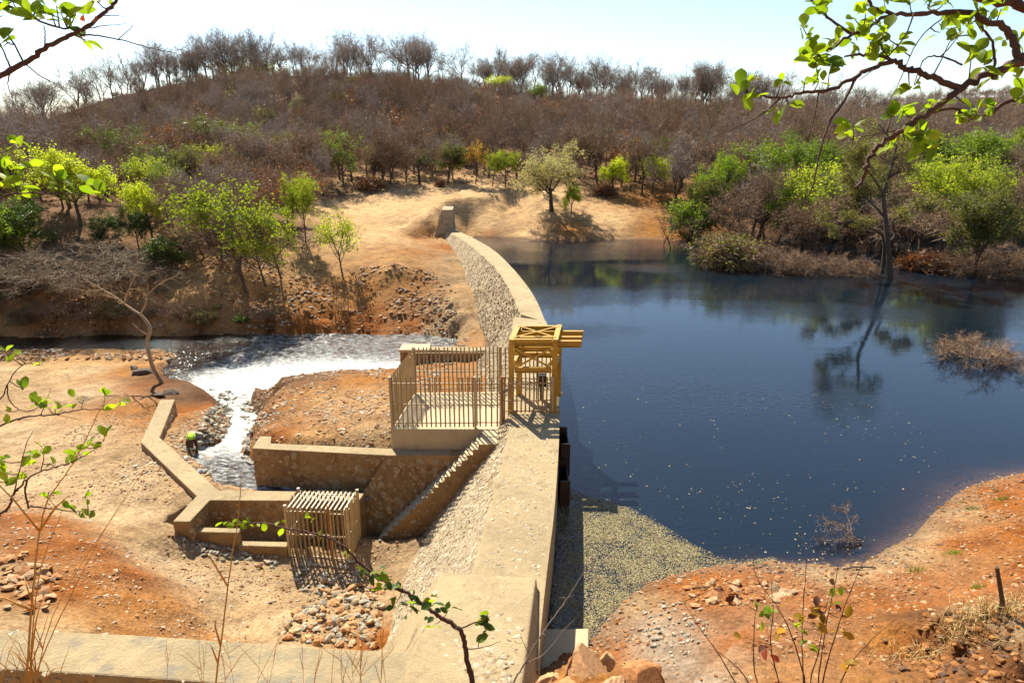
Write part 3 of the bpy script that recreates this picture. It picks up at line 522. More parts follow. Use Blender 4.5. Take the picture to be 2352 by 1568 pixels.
def scatter_face(A, B, dens, r, nrm, smin, smax):          # random points between polylines A (top) and B (bottom)
    L = np.concatenate([[0], np.cumsum(np.linalg.norm(np.diff(A, axis=0), axis=1))])
    wdt = np.linalg.norm(B-A, axis=1).mean(); n = int(L[-1]*wdt*dens)
    s = r.random(n)*L[-1]; t = r.random(n)
    a = np.stack([np.interp(s, L, A[:, i]) for i in range(3)], 1); b = np.stack([np.interp(s, L, B[:, i]) for i in range(3)], 1)
    N = np.stack([np.interp(s, L, nrm[:, i]) for i in range(3)], 1) if nrm.ndim == 2 else np.tile(nrm, (n, 1))
    return a*(1-t)[:, None]+b*t[:, None], N, smin+(smax-smin)*r.random(n)**2
def embed(parent, P, N, S, lim, pal, mname='stone_attr', seed=1, lib=FLATST):   # the largest stones as parts, the rest joined
    d = np.linalg.norm(P-np.array([0, 0, CAM_H]), axis=1); order = np.argsort(-S/d)
    for i in order[:lim]:
        q = Vector(N[i]).to_track_quat('Z', 'Y') @ Matrix.Rotation(random.random()*6.28, 3, 'Z').to_quaternion()
        o = inst('stone', random.choice(STONE_B if pal is PAL_BROWN else STONE_I), parent, P[i], q.to_euler(), (S[i], S[i], S[i]*0.7))
    rest = order[lim:]
    if len(rest): stone_cloud('stone_facing', P[rest], S[rest], pal, M[mname], parent, N[rest], lib, seed)

dam = empty('dam_wall', (0, 25, 2)); dam['label'] = 'long curved stone and mortar dam wall holding back the reservoir'; dam['category'] = 'dam'
def P_(o):                                                  # keep world coordinates under a parent that is moved
    return o
dam.location = (0, 0, 0)
near, C1n, footN, nN = section(UN, DN, -3.0, 'crest_section', dam, (0.10, 0.08))
spill, C1s, footS, nS = section(US, DS, -4.2, 'spillway_section', dam, (0.22, 0.12))
# step between the two, and the closing ends
k = len(UN)
def cap(U, C1, ft, zt): MB().add([(U[0], U[1], -6), tuple(U), (C1[0], C1[1], zt), tuple(C1), tuple(ft), (ft[0], ft[1], -6)], [(0, 1, 2, 3, 4, 5)]).build('section_end', M['concrete'], dam)
cap(UN[-1], C1n[-1], footN[-1], 2.0); cap(US[0], C1s[0], footS[0], 1.8); cap(US[-1], C1s[-1], footS[-1], 1.8)
up3 = lambda n: np.hstack([n*1.0, np.full((len(n), 1), BAT)])
r = np.random.default_rng(5)
Pa, Na, Sa = scatter_face(C1n[2:], footN[2:], 62, r, up3(nN)[2:], 0.05, 0.19)
hid = (Pa[:, 1] > 24.2) & (Pa[:, 1] < 28.5) & (Pa[:, 2] > 1.0)
Pb, Nb, Sb = scatter_face(C1s, footS, 34, r, up3(nS), 0.06, 0.20)
T0 = UN+(DN-UN)*0.06; T1 = UN+(DN-UN)*0.93
Pc, Nc, Sc = scatter_face(T0[:46], T1[:46], 44, r, np.array([0, 0, 1.]), 0.03, 0.13); Pc[:, 2] -= 0.03*Sc+0.004
PP = np.vstack([Pa[~hid], Pb, Pc]); NN = np.vstack([Na[~hid], Nb, Nc]); SZ = np.concatenate([Sa[~hid], Sb, Sc])
embed(dam, PP, NN, SZ, 290, PAL_TAN, seed=9)
Ps, Ns, Ss_ = scatter_face(US+(DS-US)*0.1, US+(DS-US)*0.85, 7, r, np.array([0, 0, 1.]), 0.06, 0.18); Ps[:, 2] -= 0.01
# near block standing on the crest, rising into the abutment
def xy(px, py, z): return tuple(W(px, py, z)[:2])
BLK = [xy(1013, 1313, 2.25), xy(1232, 1325, 2.25), xy(1201, 1553, 2.7), xy(1190, 1640, 2.75), xy(900, 1640, 2.7), xy(948, 1496, 2.62)]
blk = empty('crest_block'); tag(blk, 'broad block of stones set in mortar on the near end of the dam crest', 'block')
zt = [2.25, 2.25, 2.7, 2.75, 2.7, 2.62]; low = [(BLK[0][0]-2.6, BLK[0][1]+0.2), (BLK[1][0]+0.06, BLK[1][1]), (BLK[2][0]+0.36, BLK[2][1]), (BLK[3][0]+0.45, BLK[3][1]-0.1), (BLK[4][0]-0.3, BLK[4][1]), (BLK[5][0]-2.7, BLK[5][1]+0.1)]
zl = [-1.6, 1.6, 1.6, 1.6, -1.0, -1.7]; mb = MB(); n6 = 6
vs_ = [(*low[i], zl[i]) for i in range(6)][::-1]+[(*BLK[i], zt[i]) for i in range(6)][::-1]
mb.add(vs_, [(6, 7, 8, 9, 10, 11)]+[(i, (i+1) % 6, 6+(i+1) % 6, 6+i) for i in range(6)])
mb.build('body', M['concrete'], blk, bevel=0.05)
A = np.array([[*BLK[0], 2.25], [*BLK[5], 2.62], [*BLK[4], 2.7]]); B = np.array([[*BLK[1], 2.25], [*BLK[2], 2.7], [*BLK[3], 2.75]])
A2 = resample(A+(B-A)*0.09, 0.2); B2 = np.array([np.array([np.interp(t, np.linspace(0, 1, 3), (B+(A-B)*0.09)[:, i]) for i in range(3)]) for t in np.linspace(0, 1, len(A2))])
pb, nb_, sb = scatter_face(A2[1:], B2[1:], 60, r, np.array([0.0, -0.12, 1.0]), 0.05, 0.19); pb[:, 2] -= 0.03
fa = resample(np.array([[*BLK[0], 2.2], [*BLK[5], 2.55]]), 0.2); fb = resample(np.array([[*low[0], -1.6], [*low[5], -1.7]]), 0.2); kk = min(len(fa), len(fb))
pf, nf, sf = scatter_face(fa[:kk], fb[:kk], 50, r, np.array([-0.83, -0.05, 0.55]), 0.07, 0.24)
embed(blk, np.vstack([pb, pf]), np.vstack([nb_, nf]), np.concatenate([sb, sf]), 280, PAL_TAN, seed=4)

# wing wall along the bottom of the picture
ww = empty('wing_wall'); tag(ww, 'wide weathered grey mortar wall running left from the crest block', 'wall')
far = [W(px, py, 2.6)[:2] for px, py in [(1010, 1499), (948, 1496), (735, 1486), (300, 1456), (0, 1444), (-400, 1430)]]
nearp = [W(px, py, 2.6)[:2] for px, py in [(-400, 1515), (0, 1536), (235, 1549), (470, 1566), (735, 1590), (1010, 1612)]]
MB().prism([tuple(p) for p in far+nearp], 2.6, -0.5).build('body', M['weathered'] if 'weathered' in M else M['concrete'], ww, bevel=0.04)
fa = np.array([[*p, 2.6] for p in far[1:]]); fb = np.array([[*p, 2.6] for p in nearp[::-1][1:]])
fa2 = resample(fa, 0.3); fb2 = resample(fb, 0.3); kk = min(len(fa2), len(fb2))
pw, nw, sw = scatter_face(fa2[:kk], fb2[:kk], 16, r, np.array([0, 0, 1.]), 0.05, 0.2); pw[:, 2] -= 0.015+0.08*sw
embed(ww, pw, nw, sw, 60, PAL_TAN, seed=14)
fl = fb2[:kk].copy(); fl2 = fl.copy(); fl[:, 2] = 2.5; fl2[:, 2] = 1.0
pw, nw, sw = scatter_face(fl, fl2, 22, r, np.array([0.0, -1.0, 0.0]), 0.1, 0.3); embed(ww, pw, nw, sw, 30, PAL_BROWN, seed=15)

# low slab at the foot of the water side
sl = MB().prism([xy(1250, 1443, .4), xy(1352, 1442, .4), xy(1352, 1480, .4), xy(1350, 1640, .4), xy(1235, 1640, .4)], 0.4, -1.5).build('mortar_slab', M['smooth_concrete'], bevel=0.03)
tag(sl, 'low pale mortar slab beside the dam at the scum edge', 'slab')

# far abutment block
ab = empty('abutment_block'); tag(ab, 'tapered stone abutment block where the far end of the spillway meets the bank', 'abutment')
e = W(1030, 528, 1.8); yA = e[1]-0.4
tl = WY(1014, 482, yA); tr_ = WY(1040, 482, yA); br = WY(1046, 534, yA); bl = WY(985, 545, yA)
vs_ = [tuple(bl), tuple(br), tuple(tr_), tuple(tl)]
off = np.array([-0.2, 4.0, 0])
mb = MB().add([tuple(p) for p in (bl-[0, 0, 2], br-[0, 0, 2], tr_, tl)]+[tuple(np.array(p)+off) for p in (bl-[0, 0, 2], br-[0, 0, 2], tr_, tl)], [(0, 1, 2, 3), (7, 6, 5, 4), (1, 5, 6, 2), (3, 2, 6, 7), (0, 3, 7, 4)])
mb.build('body', M['facing'], ab, bevel=0.05)
fa = np.array([tl, tr_])+[0, 0, -.1]; fb = np.array([bl, br])
pw, nw, sw = scatter_face(resample(fa, .2), np.array([fb[0]+(fb[1]-fb[0])*t for t in np.linspace(0, 1, len(resample(fa, .2)))]), 26, r, np.array([0, -1, 0.]), 0.12, 0.34); embed(ab, pw, nw, sw, 40, PAL_TAN, seed=21)

# ------------------------------------------------------------------ valve platform, stairs, walls of the outlet works
def wall(name, label, poly, zt, zb, mat='concrete', cat='wall', bev=0.04):
    o = empty(name); tag(o, label, cat); b = MB().prism(poly, zt, zb).build('body', [M[mat], M['masonry']] if mat == 'concrete' else M[mat], o, bevel=bev)
    if mat == 'concrete':
        for f in b.data.polygons: f.material_index = 0 if abs(f.normal.z) > 0.5 else 1
    return o
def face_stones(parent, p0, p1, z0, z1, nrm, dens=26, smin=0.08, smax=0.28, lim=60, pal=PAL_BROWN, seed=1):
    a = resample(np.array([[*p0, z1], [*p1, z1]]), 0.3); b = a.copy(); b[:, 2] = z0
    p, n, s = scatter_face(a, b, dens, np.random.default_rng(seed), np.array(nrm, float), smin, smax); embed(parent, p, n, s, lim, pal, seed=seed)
pf_l = xy(897, 984.5, 1.4); pf_r = xy(1118, 985.5, 1.4); pb_l = xy(949, 901, 1.4); pb_r = xy(1176, 899, 1.4)
plat = wall('valve_platform', 'smooth concrete platform slab carrying the fenced enclosure', [pf_l, pf_r, (0.1, pf_r[1]), (0.35, pb_r[1]), pb_l], 1.4, 0.3, 'smooth_concrete', 'platform', 0.03)
bw = wall('channel_wall', 'straight outlet channel wall in front of the earth mound below the platform', [xy(578, 1029, .54), xy(886, 1045, .54), (-2.4, xy(886, 1045, .54)[1]), (-2.4, 25.6), xy(902, 1029, .54), xy(622, 1017, .54), xy(624, 1001, .54), xy(596, 1001, .54)], 0.54, -2.6)
p0 = xy(578, 1029, .54); p1 = xy(886, 1045, .54)
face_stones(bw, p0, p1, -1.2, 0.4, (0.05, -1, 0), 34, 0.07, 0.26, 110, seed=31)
# head wall: stone face below the platform, its left end sloping like the dam face
hw = empty('head_wall'); tag(hw, 'brown rubble masonry head wall between the channel and the stairs', 'wall')
hx0, hy0 = p1; hb = [(hx0+0.02, hy0-0.012, .53), (-1.2, hy0-0.03, .53), (-1.2, hy0-0.55, -3), (hx0-2.15, hy0-0.75, -3)]
MB().add(hb+[(a, b+0.5, z) for a, b, z in hb], [(0, 3, 2, 1), (4, 5, 6, 7), (0, 4, 7, 3), (0, 1, 5, 4), (1, 2, 6, 5)]).build('body', M['masonry'], hw, bevel=0.02)
ha = resample(np.array([[hx0-0.1, hy0-.02, .42], [-1.5, hy0-.04, .42]]), 0.3); hbm = resample(np.array([[hx0-1.8, hy0-.66, -2.6], [-1.5, hy0-.5, -2.6]]), (np.linalg.norm([hx0-1.8+1.5, 0]))/(len(ha)-1)); kk = min(len(ha), len(hbm))
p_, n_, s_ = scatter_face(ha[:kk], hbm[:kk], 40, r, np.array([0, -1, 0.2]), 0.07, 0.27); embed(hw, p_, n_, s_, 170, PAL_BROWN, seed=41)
# Y shaped front wall
fz = -0.66
FW = [xy(838, 1130, fz), xy(501, 1124, fz), xy(367, 1004, fz), xy(402, 916, fz), xy(367, 918, fz), xy(323, 1015, fz), xy(451, 1138, fz), xy(396, 1197, fz), xy(436, 1197, fz), xy(482, 1148, fz), xy(824, 1150, fz)]
fw = wall('outlet_wall', 'angular tan outlet wall with arms forking left around the channel mouth', FW, fz, -3.6)
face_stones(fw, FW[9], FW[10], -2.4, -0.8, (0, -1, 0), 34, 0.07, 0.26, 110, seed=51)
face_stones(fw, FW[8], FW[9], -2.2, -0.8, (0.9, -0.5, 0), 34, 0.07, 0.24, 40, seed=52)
face_stones(fw, FW[2], FW[3], -3.2, -0.8, (0.95, 0.1, 0), 22, 0.1, 0.3, 50, PAL_TAN, seed=53)
face_stones(fw, FW[5], FW[6], -1.2, -0.8, (-0.6, -0.7, 0), 14, 0.06, 0.2, 20, PAL_TAN, seed=54)
lw1 = wall('low_wall', 'upper of two stepped low walls below the forked outlet wall', [xy(444, 1209, -1.2), xy(553, 1212, -1.2), xy(548, 1223, -1.2), xy(438, 1220, -1.2)], -1.2, -3.0)
lw2 = wall('low_wall', 'lower of two stepped low walls beside the barred cage', [xy(553, 1241, -1.65), xy(662, 1243, -1.65), xy(658, 1255, -1.65), xy(546, 1252, -1.65)], -1.65, -3.2)
apr = wall('stone_apron', 'sloping cobbled apron at the inner foot of the forked wall', [xy(407, 1038, -2.6), xy(413, 1010, -2.8), xy(440, 1005, -2.9), xy(436, 1060, -2.2)], [-1.5, -2.2, -2.9, -2.0], -4.0, 'facing', 'apron')
# stairs climbing beside the dam face, landing at the platform, three more steps to the crest
st = empty('staircase'); tag(st, 'narrow masonry staircase climbing from the pit to the platform gate', 'stairs')
s_top = W(1099, 1020, Z_PLAT); s_bot = W(865, 1242, -2.25); NST = 18
wd = np.array([0.16, 1.30]); y_top = s_top[1]; wd_top = np.array([0.12, pf_r[1]-y_top-0.01])
for i in range(NST+1):
    t = i/NST; x = s_bot[0]+(s_top[0]-s_bot[0])*t; y = s_bot[1]+(y_top-s_bot[1])*t; z = -2.25+(Z_PLAT-0.006+2.25)*t
    x2 = x+(s_top[0]-s_bot[0])/NST+(0.006 if i < NST else 0.55); y2 = y+(y_top-s_bot[1])/NST
    wv = wd*(1-t)+wd_top*t
    MB().prism([(x, y), (x2, y2 if i < NST else y), (x2+wv[0], (y2 if i < NST else y)+wv[1]), (x+wv[0], y+wv[1])], z, max(-3.0, z-1.0-0.9*t)).build('step', [M['smooth_concrete'], M['masonry']], st, bevel=0.012); stp = bpy.context.scene.collection.objects[-1] if False else st.children[-1]
    for f in stp.data.polygons: f.material_index = 1 if f.normal.y < -0.5 else 0
xe = s_top[0]+0.55+(s_top[0]-s_bot[0])/NST
for i in range(3):
    z = Z_PLAT+0.2*(i+1)-0.01; x = xe+0.2*i; MB().prism([(x, y_top+0.18+0.1*i), (x+0.26, y_top+0.2+0.1*i), (x+0.4, pf_r[1]-0.01), (x+0.1, pf_r[1]-0.01)], z, z-1.2).build('step', M['smooth_concrete'], st, bevel=0.012)
# masonry side of the stairs
sa = np.array([[s_bot[0]+(s_top[0]-s_bot[0])*t, s_bot[1]+(y_top-s_bot[1])*t-0.014, (-2.25+(Z_PLAT+2.25)*t)-0.40] for t in np.linspace(0, 1, 40)]+[[xe, y_top-0.014, Z_PLAT-.10]])
sb_ = sa.copy(); sb_[:, 2] = np.maximum(-3.0, sa[:, 2]-2.4)
grid_strip('side', sb_, sa, 6, M['masonry'], st, 0.006, 3)
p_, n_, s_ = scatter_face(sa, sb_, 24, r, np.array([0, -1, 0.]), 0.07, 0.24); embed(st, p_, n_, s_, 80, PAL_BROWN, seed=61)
lg = wall('pit_ledge', 'low dark rubble ledge at the foot of the stairs', [(-6.4, 21.9), (-3.4, 21.6), (-3.2, 22.9), (-6.2, 23.2)], -2.48, -3.4, 'masonry', 'ledge')
# second outlet wall farther up the dam
zo = -0.6
o2 = [xy(918, 803, zo), xy(986, 803, zo), xy(1078, 806, zo), (W(1078, 806, zo)[0]+1.5, W(1078, 806, zo)[1]+0.2), (W(1078, 806, zo)[0]+1.2, W(1090, 797, zo)[1]), xy(990, 795, zo), xy(985, 791, zo), xy(925, 791, zo)]
ow = wall('second_outlet_wall', 'stone outlet headwall with a pale cap behind the fenced platform', o2, zo, -3.6)
MB().prism([xy(916, 804, zo+.06), xy(986, 804, zo+.06), xy(990, 790, zo+.06), xy(924, 790, zo+.06)], zo+.08, zo-.10).build('cap', M['smooth_concrete'], ow, bevel=0.02)
face_stones(ow, o2[0], o2[2], -2.3, zo-.15, (0, -1, 0), 22, 0.12, 0.32, 70, seed=71)
for i in range(5):
    p = W(970-4+i*4.2, 806, zo); MB().beam((p[0]-.25+i*.02, p[1]-.06, -2.3), (p[0]-.25+i*.02, p[1]-.06, zo-.1), .04, .03, (0, 1, 0)).build('screen_bar', M['fence'], ow)

# steel frames on the water side of the crest
for (ya, yb, za, zb, lab) in ((22.9, 24.4, 1.55, 0.25, 'upper dark steel box frame on the water face of the dam'), (21.2, 22.8, 0.95, -0.6, 'lower dark steel box frame on the water face of the dam')):
    f = empty('steel_frame'); tag(f, lab, 'frame'); xa = 1.98 if ya > 22.85 else 1.83
    xa = float(np.interp((ya+yb)/2, UN[:, 1], UN[:, 0]))+0.02
    for yy_ in (ya, yb): MB().box((xa+0.17, yy_, (za+zb)/2), (0.34, 0.06, za-zb)).build('side_plate', M['dark_steel'], f)
    MB().box((xa+0.32, (ya+yb)/2, (za+zb)/2-0.1), (0.04, yb-ya-0.06, za-zb-0.2)).build('front_plate', M['dark_steel'], f)
    MB().box((xa+0.17, (ya+yb)/2, zb+0.05), (0.26, yb-ya-0.08, 0.05)).build('base_plate', M['dark_steel'], f)

# ------------------------------------------------------------------ palisade fence round the platform
FT = 3.48
def pale_mesh(h):
    m = MB(); wv, dp = 0.062, 0.022
    prof = [(-wv/2, dp), (-wv/4, -dp), (0, dp*0.3), (wv/4, -dp), (wv/2, dp)]
    vs = [(a, b, 0) for a, b in prof]+[(a, b, h-0.07) for a, b in prof]+[(a*0.55+(0.012 if a > 0 else -0.012), b, h) for a, b in prof]
    fs = [(i, i+1, 5+i+1, 5+i) for i in range(4)]+[(5+i, 6+i, 11+i, 10+i) for i in (0, 1, 2, 3)]
    m.add(vs, fs); me = m.mesh('pale', M['fence']); return me
PALES = {}
def pale(parent, x, y, z, h, rz):
    k = round(h, 2)
    if k not in PALES: PALES[k] = pale_mesh(k)
    return inst('pale', PALES[k], parent, (x, y, z), (random.uniform(-.012, .012), random.uniform(-.012, .012), rz))
def post(parent, x, y, z, h, mat='fence', wv=0.085):
    o = MB().box((0, 0, h/2), (wv, wv, h)).box((0, 0, h+0.008), (wv+.02, wv+.02, 0.016)).build('post', M[mat], parent, bevel=0.006); o.location = (x, y, z); return o
fence = empty('palisade_fence'); tag(fence, 'tan steel palisade fence enclosing the valve platform and hoist frame', 'fence')
def run(parent, a, b, zb, step, rails=(0.22, 1.0, 1.86), skip=0.08, top=FT):
    a = np.array(a, float); b = np.array(b, float); L = np.linalg.norm(b-a); d = (b-a)/L; rz = math.atan2(d[1], d[0]); nrm = np.array([-d[1], d[0]])
    n = max(1, int(round((L-2*skip)/step)))
    for i in range(n+1):
        p = a+d*(skip+(L-2*skip)*i/n)-nrm*0.03; zz0 = zb(p) if callable(zb) else zb
        pale(parent, p[0], p[1], zz0+0.05, top-0.0-zz0-0.05+0.05, rz)
    for rr in rails:
        MB().beam((*a, top-2.08+rr), (*b, top-2.08+rr), 0.035, 0.042).build('rail', M['fence'], parent)
A_ = np.array(pf_l)+[0.06, 0.06]; B_ = np.array(xy(1092, 984, 1.4))+[0, .06]; C_ = np.array(xy(1154, 973, 1.45)); D_ = np.array([1.58, 24.75]); E_ = np.array([1.92, 28.15]); F_ = np.array(xy(1148, 899, 1.4))-[0, .08]; G_ = np.array(pb_l)+[0.08, -0.08]
C_[1] = A_[1]*0.1+B_[1]*0.9; D_[1] = C_[1]+0.05
run(fence, A_, B_, 1.4, 0.18); run(fence, C_, D_, lambda p: 2.0 if p[0] > -0.15 else 1.42, 0.165, (0.72, 1.15, 1.86))
run(fence, G_, F_, 1.4, 0.183); run(fence, F_, E_, lambda p: 2.0 if p[0] > 0.3 else 1.42, 0.183, (0.72, 1.15, 1.86)); run(fence, A_, G_, 1.4, 0.17); run(fence, D_, E_, 2.0, 0.17, (0.72, 1.15, 1.86))
for p, z in ((A_, 1.4), (B_, 1.4), (F_, 1.4), (G_, 1.4), (D_, 2.0), (E_, 2.0)): post(fence, p[0], p[1], z, FT+0.04-z)
post(fence, C_[0], C_[1], 1.2, FT+0.06-1.2, 'rust', 0.10)
gate = empty('gate'); gate.parent = fence; gate['label'] = 'barred gate leaf at the top of the stairs'
ga = B_+[0.07, 0]; gb = C_-[0.08, 0]
run(gate, ga, gb, 1.42, 0.19, (0.26, 1.0, 1.88), 0.12, FT-0.02)
for q in (ga, gb): MB().box((q[0], q[1], (FT+1.5)/2), (0.045, 0.045, FT-1.55)).build('stile', M['fence'], gate)

# barred cage over the valve pit
cage = empty('valve_cage'); tag(cage, 'barred steel cage with a slatted roof over the valve pit', 'cage')
cz0, ct = -2.2, -0.14
c0 = W(667, 1282, cz0)[:2]; c1 = W(805, 1286, cz0)[:2]; cdep = np.array([0.12, 1.2]); c3 = c0+cdep; c2 = c1+cdep
def crun(a, b, step, sk=0.09): run(cage, a, b, cz0-.02, step, (0.12, 1.02, 1.95), sk, ct)
cgx = c0+(c1-c0)*0.70
run(cage, c0, cgx, cz0, 0.155, (0.12, 1.02, 1.95), 0.12, ct); run(cage, c1, c2, cz0, 0.155, (0.12, 1.02, 1.95), 0.1, ct); run(cage, c3, c0, cz0, 0.155, (0.12, 1.02, 1.95), 0.1, ct); run(cage, c2, c3, cz0, 0.155, (0.12, 1.95), 0.1, ct)
for p in (c0, c1, c2, c3): post(cage, p[0], p[1], cz0-.1, ct+0.1-cz0+.1)
post(cage, cgx[0], cgx[1], cz0-.1, ct+0.1-cz0+.1, 'rust', 0.07)
cg = empty('cage_door'); cg.parent = cage; run(cg, cgx+[0.05, 0], c1-[0.08, 0], cz0+.05, 0.15, (0.12, 1.02, 1.93), 0.1, ct-.05)
for q in (cgx+np.array([.06, -.0]), c1-np.array([.09, 0])): MB().box((q[0], q[1]-.01, (cz0+ct)/2), (0.04, 0.04, 1.9)).build('stile', M['fence'], cg)
for i in range(13):
    t = (i+0.5)/13; a = c0+(c1-c0)*t; b = c3+(c2-c3)*t
    MB().beam((a[0], a[1]-.03, ct-.06+.045), (b[0], b[1]+.03, ct-.06+.045), 0.055, 0.03).build('roof_bar', M['fence'], cage)
MB().box(((c0[0]+c1[0])/2, c0[1]-.02, cz0-.16), (c1[0]-c0[0]+.25, .22, .24)).build('sill', M['concrete'], cage, bevel=.02)

# ------------------------------------------------------------------ yellow hoist frame
gan = empty('hoist_frame'); tag(gan, 'yellow steel hoist frame with cross braces standing on the dam crest', 'hoist')
gx0, gx1, gy0, gy1, gt = -0.02, 1.64, 24.85, 26.7, 4.97; gsk = 0.16
def gp(x, y): return (x+(y-gy0)*gsk, y)
cols = [gp(gx0, gy0), gp(gx1, gy0), gp(gx0, gy1), gp(gx1, gy1)]
for x, y in cols:
    o = MB().box((x, y, (2+gt)/2), (0.02, 0.20, gt-2)).build('column', M['yellow'], gan)
    [MB().box((x, y+s_, (2+gt)/2), (0.19, 0.02, gt-2)).build('column_flange', M['yellow'], gan) for s_ in (-.11, .11)]
    MB().box((x, y, 2.012), (0.36, 0.36, 0.024)).build('base_plate', M['yellow'], gan)
def ibeam(p, q, h, wv, name='beam', mat='yellow'):
    p = Vector(p); q = Vector(q); up = Vector((0, 0, 1))
    return MB().beam(p, q, 0.02, h).beam(p+up*h/2, q+up*h/2, wv, 0.02).beam(p-up*h/2, q-up*h/2, wv, 0.02).build(name, M[mat], gan)
for y in (gy0, gy1):
    a = gp(gx0, y); b = gp(gx1, y)
    ibeam((a[0]+.12, y, gt-.10), (b[0]-.12, y, gt-.10), 0.2, 0.14); ibeam((a[0]+.12, y, 3.74), (b[0]-.12, y, 3.74), 0.2, 0.14)
    ibeam((a[0]+.12, y+.1, gt-.42), (b[0]-.12, y+.1, gt-.42), 0.18, 0.12)
    for s in (0, 1):
        z0, z1 = (3.86, gt-.36) if s == 0 else (gt-.36, 3.86)
        MB().beam((a[0]+.16, y-.08-.012*s, z0), (b[0]-.16, y-.08-.012*s, z1), 0.075, 0.012, (0, 1, 0)).beam((a[0]+.16, y-.05-.012*s, z0), (b[0]-.16, y-.05-.012*s, z1), 0.012, 0.06, (0, 1, 0)).build('brace', M['yellow'], gan)
for x in (gx0, gx1):
    a = gp(x, gy0); b = gp(x, gy1); MB().beam((a[0], gy0-.14, gt+.012), (b[0], gy1+.14, gt+.012), 0.20, 0.024).beam((a[0], gy0, gt-.14), (b[0], gy1, gt-.14), 0.02, 0.24).build('top_beam', M['yellow'], gan)
    MB().beam((a[0], gy0+.12, 3.74), (b[0], gy1-.12, 3.74), 0.1, 0.2).build('beam', M['yellow'], gan)
for s in (0, 1):
    a = gp(gx0, gy0+.1) if s == 0 else gp(gx1, gy0+.1); b = gp(gx1, gy1-.1) if s == 0 else gp(gx0, gy1-.1)
    MB().beam((a[0], a[1], gt+.03+.014*s), (b[0], b[1], gt+.03+.014*s), 0.075, 0.012).build('top_brace', M['yellow'], gan)
for y, h in ((gy0+.30, .24), (gy0+.86, .3), (gy1-.20, .24)):
    a = gp(gx0, y); ibeam((a[0]+.05, y, gt-.16-h/2), (gp(gx1, y)[0]+0.98, y, gt-.16-h/2), h, 0.16, 'cantilever_beam')
for x, y in cols[:2]:
    for z in (3.72, gt-.14):
        for i in range(2):
            for j in range(3): MB().tube([(x-.05+.1*i, y-.12, z-.07+.07*j), (x-.05+.1*i, y-.136, z-.07+.07*j)], [.016, .016], 6).build('bolt', M['bolt'], gan)
for x, y in cols[:2]:                                  # gusset plates and spindle
    for z in (3.95, gt-.62): MB().add([(x+.1 if x < .5 else x-.1, y-.123, z), (x+.32 if x < .5 else x-.32, y-.123, z+.02), (x+.1 if x < .5 else x-.1, y-.123, z+.24)], [(0, 1, 2)]).build('gusset', M['yellow'], gan)
MB().tube([(gp(.85, 25.75)[0], 25.75, 2.0), (gp(.85, 25.75)[0], 25.75, 4.55)], [.022, .022], 8).build('spindle', M['dark_steel'], gan)
for i, (dx, dy) in enumerate(((0.62, 26.1),)):
    ped = empty('gate_winch', (dx+.6, dy, 2.0)); tag(ped, 'dark gear box on a stand inside the hoist frame', 'winch')
    MB().box((0, 0, .3), (.16, .16, .6)).build('stand', M['dark_steel'], ped); MB().box((0, 0, .85), (.34, .3, .5)).build('gear_box', M['dark_steel'], ped, bevel=.03); MB().tube([(0, -.16, .85), (0, -.3, .85)], [.03, .03], 8).build('shaft', M['dark_steel'], ped); MB().tube([(math.cos(a_*.5236)*.2, -.3, .85+math.sin(a_*.5236)*.2) for a_ in range(13)], [.016]*13, 5, False).build('hand_wheel', M['dark_steel'], ped, True)

